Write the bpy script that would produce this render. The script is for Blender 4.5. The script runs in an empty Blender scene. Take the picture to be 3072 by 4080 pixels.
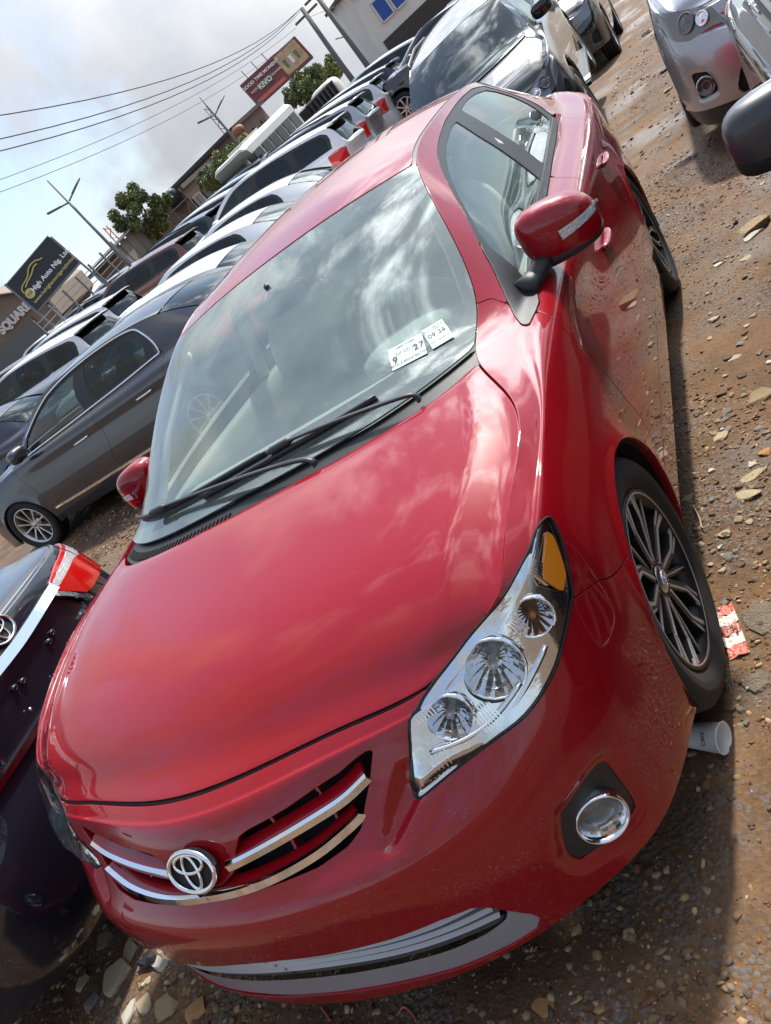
import bpy, bmesh, math, random
import numpy as np
from mathutils import Vector, Matrix
R_=math.radians
scene=bpy.context.scene
COL=scene.collection
# ------------------------------------------------------------------ camera
cd=bpy.data.cameras.new('camera'); cam=bpy.data.objects.new('camera',cd); COL.objects.link(cam)
cd.sensor_fit='VERTICAL'; cd.sensor_height=36.0; cd.lens=3154.355/4080*36.0; cd.clip_start=.02; cd.clip_end=3000
CR=np.array([[.77546544,.24172516,-.58328578],[-.36057935,-.58880016,-.72339263],[-.51830096,.77128679,-.36943307]])
CC=np.array([1.35947353,-1.52640896,1.51588149])
m=np.eye(4); m[:3,0]=CR[0]; m[:3,1]=-CR[1]; m[:3,2]=-CR[2]; m[:3,3]=CC
cam.matrix_world=Matrix(m.tolist()); scene.camera=cam
# ------------------------------------------------------------------ light
SUN_AZ,SUN_EL=R_(9),R_(53)          # azimuth from +Y towards +X
sd=np.array([math.sin(SUN_AZ)*math.cos(SUN_EL),math.cos(SUN_AZ)*math.cos(SUN_EL),math.sin(SUN_EL)])
ld=bpy.data.lights.new('sun','SUN'); ld.energy=2.7; ld.angle=R_(3.0); ld.color=(1,.945,.86)
lo=bpy.data.objects.new('sun',ld); COL.objects.link(lo); lo.rotation_euler=Vector(sd.tolist()).to_track_quat('Z','Y').to_euler()
w=bpy.data.worlds.new('World'); scene.world=w; w.use_nodes=True
nt=w.node_tree; nt.nodes.clear()
def nd(t,kind,**kw):
    n=t.nodes.new(kind)
    for k,v in kw.items():
        if k.startswith('i_'):
            key=k[2:]; key=int(key) if key.isdigit() else key.replace('_',' ')
            n.inputs[key].default_value=v
        else: setattr(n,k,v)
    return n
def lk(t,a,b): t.links.new(a,b)
out=nd(nt,'ShaderNodeOutputWorld'); bg=nd(nt,'ShaderNodeBackground'); bg.inputs['Strength'].default_value=.12
sky=nd(nt,'ShaderNodeTexSky',sky_type='NISHITA',sun_disc=False,sun_elevation=SUN_EL,sun_rotation=SUN_AZ,air_density=1.3,dust_density=1.0,ozone_density=1.5)
tc=nd(nt,'ShaderNodeTexCoord'); sep=nd(nt,'ShaderNodeSeparateXYZ'); lk(nt,tc.outputs['Generated'],sep.inputs[0])
zz=nd(nt,'ShaderNodeMath',operation='MAXIMUM',i_1=0.0); lk(nt,sep.outputs['Z'],zz.inputs[0])
za=nd(nt,'ShaderNodeMath',operation='ADD',i_1=.55); lk(nt,zz.outputs[0],za.inputs[0])
cx=nd(nt,'ShaderNodeMath',operation='DIVIDE'); cy=nd(nt,'ShaderNodeMath',operation='DIVIDE')
lk(nt,sep.outputs['X'],cx.inputs[0]);lk(nt,za.outputs[0],cx.inputs[1]);lk(nt,sep.outputs['Y'],cy.inputs[0]);lk(nt,za.outputs[0],cy.inputs[1])
cmb=nd(nt,'ShaderNodeCombineXYZ'); lk(nt,sep.outputs['X'],cmb.inputs[0]);lk(nt,sep.outputs['Y'],cmb.inputs[1]); lk(nt,sep.outputs['Z'],cmb.inputs[2])
n1=nd(nt,'ShaderNodeTexNoise',i_Scale=2.9,i_Detail=10.0,i_Roughness=.60,i_Distortion=.15); lk(nt,cmb.outputs[0],n1.inputs['Vector'])
rmp=nd(nt,'ShaderNodeValToRGB'); rmp.color_ramp.elements[0].position=.43; rmp.color_ramp.elements[1].position=.60
rmp.color_ramp.interpolation='EASE'; lk(nt,n1.outputs['Fac'],rmp.inputs[0])
n2=nd(nt,'ShaderNodeTexNoise',i_Scale=6.0,i_Detail=6.0,i_Roughness=.5); lk(nt,cmb.outputs[0],n2.inputs['Vector'])
ccol=nd(nt,'ShaderNodeValToRGB'); ccol.color_ramp.elements[0].position=.3; ccol.color_ramp.elements[0].color=(.56,.61,.71,1); ccol.color_ramp.elements[1].position=.72; ccol.color_ramp.elements[1].color=(.95,.95,.95,1)
lk(nt,n2.outputs['Fac'],ccol.inputs[0])
cm=nd(nt,'ShaderNodeVectorMath',operation='SCALE'); lk(nt,ccol.outputs[0],cm.inputs[0])
# clouds and haze scatter forward: they brighten towards the sun
dt=nd(nt,'ShaderNodeVectorMath',operation='DOT_PRODUCT'); lk(nt,tc.outputs['Generated'],dt.inputs[0]); dt.inputs[1].default_value=tuple(sd.tolist())
dm=nd(nt,'ShaderNodeMath',operation='MAXIMUM',i_1=0.0); lk(nt,dt.outputs['Value'],dm.inputs[0]); dp=nd(nt,'ShaderNodeMath',operation='POWER',i_1=7.0); lk(nt,dm.outputs[0],dp.inputs[0])
dg=nd(nt,'ShaderNodeMath',operation='MULTIPLY_ADD',i_1=36.0,i_2=2.35); lk(nt,dp.outputs[0],dg.inputs[0]); lk(nt,dg.outputs[0],cm.inputs['Scale'])
# thin veil everywhere so that the clear part stays a milky blue
mixv=nd(nt,'ShaderNodeMix',data_type='RGBA'); mixv.inputs['Factor'].default_value=.62
lk(nt,sky.outputs[0],mixv.inputs['A']); mixv.inputs['B'].default_value=(1.75,2.15,3.0,1)
mixc=nd(nt,'ShaderNodeMix',data_type='RGBA'); lk(nt,rmp.outputs[0],mixc.inputs['Factor']); lk(nt,mixv.outputs['Result'],mixc.inputs['A']); lk(nt,cm.outputs[0],mixc.inputs['B'])
lk(nt,mixc.outputs['Result'],bg.inputs['Color']); lk(nt,bg.outputs[0],out.inputs[0])
vs=scene.view_settings; vs.view_transform='Standard'; vs.look='None'; vs.exposure=1.2; vs.gamma=1.0; vs.use_curve_mapping=False
scene.cycles.max_bounces=10; scene.cycles.transparent_max_bounces=24; scene.cycles.glossy_bounces=6; scene.cycles.diffuse_bounces=3
scene.cycles.caustics_reflective=False; scene.cycles.caustics_refractive=False; scene.cycles.sample_clamp_indirect=6.0
scene.cycles.use_denoising=True
# ------------------------------------------------------------------ materials
MAT={}
def pbr(name,col,rough=.5,metal=0.,coat=0.,coat_rough=.03,coat_ior=1.5,ior=1.5,spec=.5,emit=None,bump=None,var=None,trans=0.,alpha=1.):
    """principled material; var=(scale,amount) varies the colour, bump=(scale,strength)"""
    m=bpy.data.materials.new(name); m.use_nodes=True; t=m.node_tree; b=t.nodes['Principled BSDF']
    b.inputs['Base Color'].default_value=(*col,1); b.inputs['Roughness'].default_value=rough; b.inputs['Metallic'].default_value=metal
    b.inputs['Coat Weight'].default_value=coat; b.inputs['Coat Roughness'].default_value=coat_rough; b.inputs['Coat IOR'].default_value=coat_ior
    b.inputs['IOR'].default_value=ior; b.inputs['Specular IOR Level'].default_value=spec; b.inputs['Transmission Weight'].default_value=trans; b.inputs['Alpha'].default_value=alpha
    if emit: b.inputs['Emission Color'].default_value=(*emit[0],1); b.inputs['Emission Strength'].default_value=emit[1]
    co=None
    if bump or var: co=nd(t,'ShaderNodeTexCoord').outputs['Object']
    if var:
        n=nd(t,'ShaderNodeTexNoise',i_Scale=var[0],i_Detail=6.0,i_Roughness=.6); lk(t,co,n.inputs['Vector'])
        h=nd(t,'ShaderNodeHueSaturation'); h.inputs['Color'].default_value=(*col,1)
        mr=nd(t,'ShaderNodeMapRange',i_1=.25,i_2=.75,i_3=1-var[1],i_4=1+var[1]); lk(t,n.outputs['Fac'],mr.inputs[0]); lk(t,mr.outputs[0],h.inputs['Value']); lk(t,h.outputs[0],b.inputs['Base Color'])
        r=nd(t,'ShaderNodeMapRange',i_1=.3,i_2=.7,i_3=max(0,rough-.08),i_4=min(1,rough+.08)); lk(t,n.outputs['Fac'],r.inputs[0])
        if rough>.15: lk(t,r.outputs[0],b.inputs['Roughness'])
    if bump:
        n=nd(t,'ShaderNodeTexNoise',i_Scale=bump[0],i_Detail=4.0); lk(t,co,n.inputs['Vector'])
        bp=nd(t,'ShaderNodeBump',i_Strength=bump[1],i_Distance=.01); lk(t,n.outputs['Fac'],bp.inputs['Height']); lk(t,bp.outputs[0],b.inputs['Normal'])
    MAT[name]=m; return m
def paint(name,col,metal=.35,rough=.42,ior=1.7):
    return pbr(name,col,rough,metal,1.0,.02,ior,spec=.2)
def glass(name,tint,ior=1.55,rough=0.0,film=0.0):
    m=bpy.data.materials.new(name); m.use_nodes=True; t=m.node_tree; t.nodes.clear()
    o=nd(t,'ShaderNodeOutputMaterial'); tr=nd(t,'ShaderNodeBsdfTransparent'); tr.inputs[0].default_value=(*tint,1)
    gl=nd(t,'ShaderNodeBsdfGlossy'); gl.inputs['Roughness'].default_value=rough; gl.inputs['Color'].default_value=(.93,1,.97,1)
    f0=((ior-1)/(ior+1))**2; lw=nd(t,'ShaderNodeLayerWeight',i_Blend=.5); pw=nd(t,'ShaderNodeMath',operation='POWER',i_1=5.0); lk(t,lw.outputs['Facing'],pw.inputs[0])
    fr=nd(t,'ShaderNodeMath',operation='MULTIPLY_ADD',i_1=1-f0,i_2=f0); lk(t,pw.outputs[0],fr.inputs[0]); mx=nd(t,'ShaderNodeMixShader')
    lk(t,fr.outputs[0],mx.inputs[0]);
    body_=tr.outputs[0]
    if film:      # thin film of dust on the outside
        co=nd(t,'ShaderNodeTexCoord').outputs['Object']; n=nd(t,'ShaderNodeTexNoise',i_Scale=5.0,i_Detail=6.0); lk(t,co,n.inputs['Vector']); mr=nd(t,'ShaderNodeMapRange',i_1=.3,i_2=.7,i_3=film*.6,i_4=film*1.4); lk(t,n.outputs['Fac'],mr.inputs[0])
        df=nd(t,'ShaderNodeBsdfDiffuse'); df.inputs[0].default_value=(.66,.76,.70,1); m2=nd(t,'ShaderNodeMixShader'); lk(t,mr.outputs[0],m2.inputs[0]); lk(t,tr.outputs[0],m2.inputs[1]); lk(t,df.outputs[0],m2.inputs[2]); body_=m2.outputs[0]
    lk(t,body_,mx.inputs[1]);lk(t,gl.outputs[0],mx.inputs[2]);lk(t,mx.outputs[0],o.inputs[0])
    MAT[name]=m; return m
pbr('red_paint',(.27,.003,.0085),.32,0.0,1.0,.008,1.53,spec=.08,var=(2.2,.05))
pbr('black_plastic',(.022,.023,.025),.42,bump=(900,.15)); pbr('grey_plastic',(.06,.063,.066),.55,bump=(700,.12))
pbr('gap_black',(.006,.006,.006),.8); pbr('rubber',(.018,.018,.019),.75,var=(14,.25)); pbr('chrome',(.86,.87,.88),.06,1.0); pbr('satin_metal',(.55,.56,.57),.28,1.0)
pbr('silver_trim',(.36,.375,.40),.35,.2,.4,.08); pbr('black_gloss',(.008,.008,.009),.12,0,.6)
glass('windscreen',(.70,.80,.76),2.15,0,.15); glass('side_glass',(.82,.92,.88),1.95,0,.03); glass('tinted_glass',(.07,.085,.1),1.6); glass('clear_lens',(.97,.98,.98),1.45)
pbr('frit',(.012,.013,.014),.5,spec=.1)
pbr('amber',(.85,.26,.01),.15,0,.5,bump=(300,.3)); pbr('red_lens',(.55,.008,.006),.08,0,.8,.02,1.5); pbr('white_lens',(.60,.60,.60),.12,.3,.6,bump=(160,.5))
pbr('reflector',(.74,.75,.77),.06,1.0,bump=(26,.10)); pbr('trim_beige',(.33,.33,.29),.8,var=(8,.12)); pbr('trim_light',(.58,.58,.52),.85); pbr('trim_dark',(.07,.078,.075),.7)
pbr('sticker_white',(.60,.72,.64),.5); pbr('ink',(.03,.03,.035),.6); pbr('orange_cloth',(.5,.1,.03),.9)
# ------------------------------------------------------------------ geometry helpers
def poly_in(pts,poly):
    x,y=pts[:,0],pts[:,1]; inside=np.zeros(len(pts),bool); n=len(poly); j=n-1
    for i in range(n):
        xi,yi=poly[i];xj,yj=poly[j]
        c=((yi>y)!=(yj>y))
        if c.any(): inside^=c&(x<(xj-xi)*(y-yi)/((yj-yi) if yj!=yi else 1e-12)+xi)
        j=i
    return inside
def seg_dist(P,A,B):
    """distance of points P (n,3) to polyline segments A->B (m,3)"""
    d=np.full(len(P),1e9)
    for a,b in zip(A,B):
        ab=b-a; l=ab@ab
        t=np.clip(((P-a)@ab)/(l if l>0 else 1),0,1)
        d=np.minimum(d,((P-a-t[:,None]*ab)**2).sum(1))
    return np.sqrt(d)
class Grid:
    """a surface patch: positions V[nu,nv,3] over parameters us, vs with outward normals"""
    def __init__(s,V,us,vs,flip=False,symU=False):
        s.V=V; s.us=np.asarray(us,float); s.vs=np.asarray(vs,float); s.flip=flip; s.symU=symU; s.normals()
    def normals(s):
        du=np.gradient(s.V,axis=0);dv=np.gradient(s.V,axis=1)
        N=np.cross(dv,du) if not s.flip else np.cross(du,dv)
        if s.symU: N[0,:,0]=0;N[-1,:,0]=0
        s.N=N/np.maximum(np.linalg.norm(N,axis=2,keepdims=True),1e-12)
        U,W=np.meshgrid(s.us,s.vs,indexing='ij'); s.uv=np.stack([U,W],2)
    def at(s,uv,arr=None):
        uv=np.atleast_2d(np.asarray(uv,float)); A=s.V if arr is None else arr
        i=np.clip(np.interp(uv[:,0],s.us,np.arange(len(s.us))),0,len(s.us)-1.0001);j=np.clip(np.interp(uv[:,1],s.vs,np.arange(len(s.vs))),0,len(s.vs)-1.0001)
        a=i.astype(int);b=j.astype(int);fu=(i-a)[:,None];fv=(j-b)[:,None]
        return A[a,b]*(1-fu)*(1-fv)+A[a+1,b]*fu*(1-fv)+A[a,b+1]*(1-fu)*fv+A[a+1,b+1]*fu*fv
    def nat(s,uv):
        n=s.at(uv,s.N); return n/np.linalg.norm(n,axis=1,keepdims=True)
    def sd(s,poly,box=None,pad=.06):
        """signed metric distance (positive inside) of every grid vertex to a uv polygon"""
        poly=np.asarray(poly,float); d=np.full(s.V.shape[:2],-1.0)
        lo,hi=poly.min(0),poly.max(0); iu=np.where((s.us>=lo[0]-.8)&(s.us<=hi[0]+.8))[0]; iv=np.where((s.vs>=lo[1]-1.2)&(s.vs<=hi[1]+1.2))[0]
        sub=np.ix_(iu,iv); uv=s.uv[sub].reshape(-1,2); P=s.V[sub].reshape(-1,3)
        q=[]
        for a,b in zip(poly,np.roll(poly,-1,0)):
            n=max(2,int(np.linalg.norm((b-a)*[.25,.09])/.012)); q.append(a+(b-a)*np.linspace(0,1,n,endpoint=False)[:,None])
        q=np.vstack(q); Q=s.at(q); A,B=Q,np.roll(Q,-1,0)
        # a border running outside the parameter range does not limit the panel
        keep=~(((q[:,0]<s.us[0]-1e-6)|(q[:,0]>s.us[-1]+1e-6)|(q[:,1]<s.vs[0]-1e-6)|(q[:,1]>s.vs[-1]+1e-6)))
        A,B=A[keep],B[keep]
        dist=seg_dist(P,A,B) if len(A) else np.full(len(P),1.)
        ins=poly_in(uv,poly); d[sub]=np.where(ins,dist,-dist).reshape(len(iu),len(iv)); return d
    def clip(s,f,off=0.0):
        """faces where f>0; returns V,N,F arrays (f: per-vertex field)"""
        nu,nv=s.V.shape[:2]; V=(s.V+s.N*(off if np.isscalar(off) else off[...,None])).reshape(-1,3); N=s.N.reshape(-1,3); f=f.reshape(-1)
        I=np.arange(nu*nv).reshape(nu,nv)
        q=np.stack([I[:-1,:-1],I[:-1,1:],I[1:,1:],I[1:,:-1]],2).reshape(-1,4)
        if s.flip: q=q[:,::-1]
        pos=(f[q]>0); k=pos.sum(1)
        full=q[k==4]; part=q[(k>0)&(k<4)]
        VV=[V];NN=[N];cache={};faces=[tuple(r) for r in full.tolist()]; nxt=len(V); addV=[];addN=[]
        fl=f.tolist()
        for r in part.tolist():
            o=[]
            for a,b in zip(r,r[1:]+r[:1]):
                fa,fb=fl[a],fl[b]
                if fa>0: o.append(a)
                if (fa>0)!=(fb>0):
                    key=(a,b) if a<b else (b,a)
                    if key not in cache:
                        t=fa/(fa-fb); t=min(max(t,.02),.98)
                        addV.append(V[a]*(1-t)+V[b]*t); n=N[a]*(1-t)+N[b]*t; addN.append(n/np.linalg.norm(n)); cache[key]=nxt; nxt+=1
                    o.append(cache[key])
            if len(o)>=3: faces.append(tuple(o))
        Va=np.vstack([V]+([np.array(addV)] if addV else [])); Na=np.vstack([N]+([np.array(addN)] if addN else []))
        return compact(Va,Na,faces)
def compact(V,N,F):
    used=np.zeros(len(V),bool)
    for f in F: used[list(f)]=True
    mp=np.cumsum(used)-1
    return V[used],N[used],[tuple(mp[list(f)].tolist()) for f in F]
def flange(D,depth=.012,lip=.0015,sym=True):
    """rounded edge and inward flange round the open border of a panel"""
    V,N,F=D; cnt={}
    for f in F:
        for a,b in zip(f,f[1:]+f[:1]):
            if (b,a) in cnt: cnt[(b,a)]=None
            else: cnt[(a,b)]=1
    E=[e for e,c in cnt.items() if c]
    if sym: E=[(a,b) for a,b in E if not(abs(V[a][0])<1e-5 and abs(V[b][0])<1e-5)]
    if not E: return D
    out={}
    for a,b in E:
        e=V[b]-V[a]; o=np.cross(e,N[a]); l=np.linalg.norm(o)
        if l<1e-12: continue
        for k in (a,b): out[k]=out.get(k,0)+o/l
    ids=list(out); base=len(V); pos={k:i for i,k in enumerate(ids)}; n=len(ids)
    O=np.array([out[k]/max(np.linalg.norm(out[k]),1e-9) for k in ids]); B=V[ids];NB=N[ids]
    r1=B+O*lip-NB*lip; r2=r1-NB*depth
    V2=np.vstack([V,r1,r2]);N2=np.vstack([N,O,O]); F2=list(F)
    for a,b in E:
        if a not in pos or b not in pos: continue
        i,j=pos[a]+base,pos[b]+base
        F2.append((b,a,i,j)); F2.append((j,i,i+n,j+n))
    return V2,N2,F2
def mir(D):
    V,N,F=D; return V*[-1,1,1],N*[-1,1,1],[f[::-1] for f in F]
def cat(*Ds):
    Vs=[];Ns=[];Fs=[];o=0
    for V,N,F in Ds:
        Vs.append(V);Ns.append(N);Fs+=[tuple(i+o for i in f) for f in F];o+=len(V)
    return np.vstack(Vs),np.vstack(Ns),Fs
def mesh(name,D,mat=None,smooth=True):
    V,N,F=(D+(None,))[:3] if len(D)==3 else (D[0],None,D[1])
    if len(D)==2: V,N,F=D[0],None,D[1]
    me=bpy.data.meshes.new(name); me.from_pydata(np.asarray(V,float).tolist(),[],[list(f) for f in F]); 
    if smooth: me.polygons.foreach_set('use_smooth',[True]*len(me.polygons))
    if N is not None: me.normals_split_custom_set_from_vertices(np.asarray(N,float).tolist())
    if mat: me.materials.append(MAT[mat])
    me.update(); return me
def obj(name,me,parent=None,mat=None,loc=None,rot=None,scale=None):
    o=bpy.data.objects.new(name,me); COL.objects.link(o)
    if parent: o.parent=parent
    if loc is not None: o.location=tuple(float(c) for c in loc)
    if rot is not None: o.rotation_euler=tuple(rot)
    if scale is not None: o.scale=tuple(scale) if not np.isscalar(scale) else (scale,)*3
    if mat is not None:
        if not me.materials: me.materials.append(MAT[mat])
        o.material_slots[0].link='OBJECT'; o.material_slots[0].material=MAT[mat]
    return o
def part(name,D,mat,parent,smooth=True): return obj(name,mesh(name,D,mat,smooth),parent)
def tag(o,label,cat_,group=None,kind=None):
    o['label']=label
    if cat_: o['category']=cat_
    if group: o['group']=group
    if kind: o['kind']=kind
    return o
def empty(name,loc=(0,0,0),rz=0,scale=None):
    o=bpy.data.objects.new(name,None); COL.objects.link(o); o.location=loc; o.rotation_euler=(0,0,rz); o.empty_display_size=.1
    if scale is not None: o.scale=scale
    return o
# simple solids as (V,F)
def box(c,s,rot=None,taper=1.0):
    c=np.array(c,float);h=np.array(s,float)/2
    V=np.array([[x,y,z] for z in(-1,1) for y in(-1,1) for x in(-1,1)],float)*h
    if taper!=1: V[4:,:2]*=taper
    if rot is not None: V=V@np.array(rot).T
    return V+c,[(0,2,3,1),(4,5,7,6),(0,1,5,4),(2,6,7,3),(0,4,6,2),(1,3,7,5)]
def join(*L):
    Vs=[];Fs=[];o=0
    for V,F in L: Vs.append(np.asarray(V,float));Fs+=[tuple(i+o for i in f) for f in F];o+=len(V)
    return np.vstack(Vs),Fs
def lathe(prof,n=48,axis='x',close=False,a0=0,a1=2*math.pi):
    """prof: list of (axial,radius)"""
    full=abs(a1-a0-2*math.pi)<1e-6; m=n if full else n+1
    V=[];F=[]
    for k in range(m):
        a=a0+(a1-a0)*k/n; c,s=math.cos(a),math.sin(a)
        for t,r in prof: V.append((t,r*c,r*s) if axis=='x' else ((r*c,t,r*s) if axis=='y' else (r*c,r*s,t)))
    p=len(prof)
    for k in range(n):
        k2=(k+1)%m
        for j in range(p-1 if not close else p):
            j2=(j+1)%p; F.append((k*p+j,k2*p+j,k2*p+j2,k*p+j2))
    return np.array(V),F
def sweep(path,sec,up=None,closed=False,caps=True,scales=None):
    """sweep 2d section (list of (a,b)) along path; a along side, b along up"""
    P=np.asarray(path,float);n=len(P);V=[];F=[];k=len(sec)
    T=np.gradient(P,axis=0) if not closed else np.roll(P,-1,0)-np.roll(P,1,0)
    T/=np.linalg.norm(T,axis=1,keepdims=True)
    for i in range(n):
        u=np.array((0,0,1.) if up is None else (up[i] if np.ndim(up)==2 else up),float)
        a=np.cross(T[i],u); a/=max(np.linalg.norm(a),1e-9); b=np.cross(a,T[i])
        sc=1 if scales is None else scales[i]
        for x,y in sec: V.append(P[i]+a*x*sc+b*y*sc)
    for i in range(n if closed else n-1):
        i2=(i+1)%n
        for j in range(k): F.append((i*k+j,i*k+(j+1)%k,i2*k+(j+1)%k,i2*k+j))
    if caps and not closed: F.append(tuple(range(k))[::-1]); F.append(tuple((n-1)*k+j for j in range(k)))
    return np.array(V),F
def circ(r,n=10,ry=None): return [(r*math.cos(2*math.pi*i/n),(ry or r)*math.sin(2*math.pi*i/n)) for i in range(n)]
def tube(path,r,n=8,closed=False,up=None,scales=None): return sweep(path,circ(r,n),up,closed,True,scales)
def xf(D,M):
    V=np.asarray(D[0],float); M=np.asarray(M,float); return (V@M[:3,:3].T+M[:3,3],)+tuple(D[1:])
def frame(o,x,z):
    """4x4 with local x, z directions"""
    x=np.array(x,float);x/=np.linalg.norm(x);z=np.array(z,float);z-=x*(x@z);z/=np.linalg.norm(z);y=np.cross(z,x)
    M=np.eye(4);M[:3,0]=x;M[:3,1]=y;M[:3,2]=z;M[:3,3]=o;return M
def superell(c,r,e=2.6,nu=32,nv=18,fn=None):
    V=[];F=[]
    for i in range(nv+1):
        p=-math.pi/2+math.pi*i/nv
        for j in range(nu):
            t=2*math.pi*j/nu
            g=lambda w: math.copysign(abs(w)**(2/e),w)
            V.append((g(math.cos(p))*g(math.cos(t)),g(math.cos(p))*g(math.sin(t)),g(math.sin(p))))
    for i in range(nv):
        for j in range(nu): F.append((i*nu+j,i*nu+(j+1)%nu,(i+1)*nu+(j+1)%nu,(i+1)*nu+j))
    V=np.array(V)*np.array(r)
    if fn: V=fn(V)
    return V+np.array(c),F
def text(name,s,size,M,mat,parent,ext=.002,align='CENTER',bold=0.,spacing=1.0):
    cu=bpy.data.curves.new(name,'FONT'); cu.body=s; cu.size=size; cu.extrude=ext; cu.align_x=align; cu.align_y='CENTER'; cu.offset=bold; cu.space_character=spacing; cu.resolution_u=3
    t=bpy.data.objects.new(name+'_curve',cu); COL.objects.link(t); me=bpy.data.meshes.new_from_object(t.evaluated_get(bpy.context.evaluated_depsgraph_get())); bpy.data.objects.remove(t); bpy.data.curves.remove(cu)
    me.materials.clear(); me.materials.append(MAT[mat]); me.name=name; o=obj(name,me,parent); o.matrix_local=Matrix(np.asarray(M).tolist()); return o
# ---------- spline helpers ----------
def bspl(P, n, axis=0, iters=3, closed=False):
    """cubic B-spline near-interpolation of control array P along axis (uniform knots), n samples per span"""
    P=np.moveaxis(np.asarray(P,float),axis,0); M=len(P)
    def ev(Q,t):
        E=np.concatenate([[2*Q[0]-Q[1]],Q,[2*Q[-1]-Q[-2]]])
        i=np.clip(t.astype(int),0,M-2); u=(t-i).reshape((-1,)+(1,)*(Q.ndim-1))
        return ((1-u)**3*E[i]+(3*u**3-6*u**2+4)*E[i+1]+(-3*u**3+3*u**2+3*u+1)*E[i+2]+u**3*E[i+3])/6
    Q=P.copy(); tk=np.arange(M,dtype=float)
    for _ in range(iters): Q=Q+(P-ev(Q,tk))
    t=np.linspace(0,M-1,(M-1)*n+1) if np.isscalar(n) else np.asarray(n,float)
    return np.moveaxis(ev(Q,t),0,axis)
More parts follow.
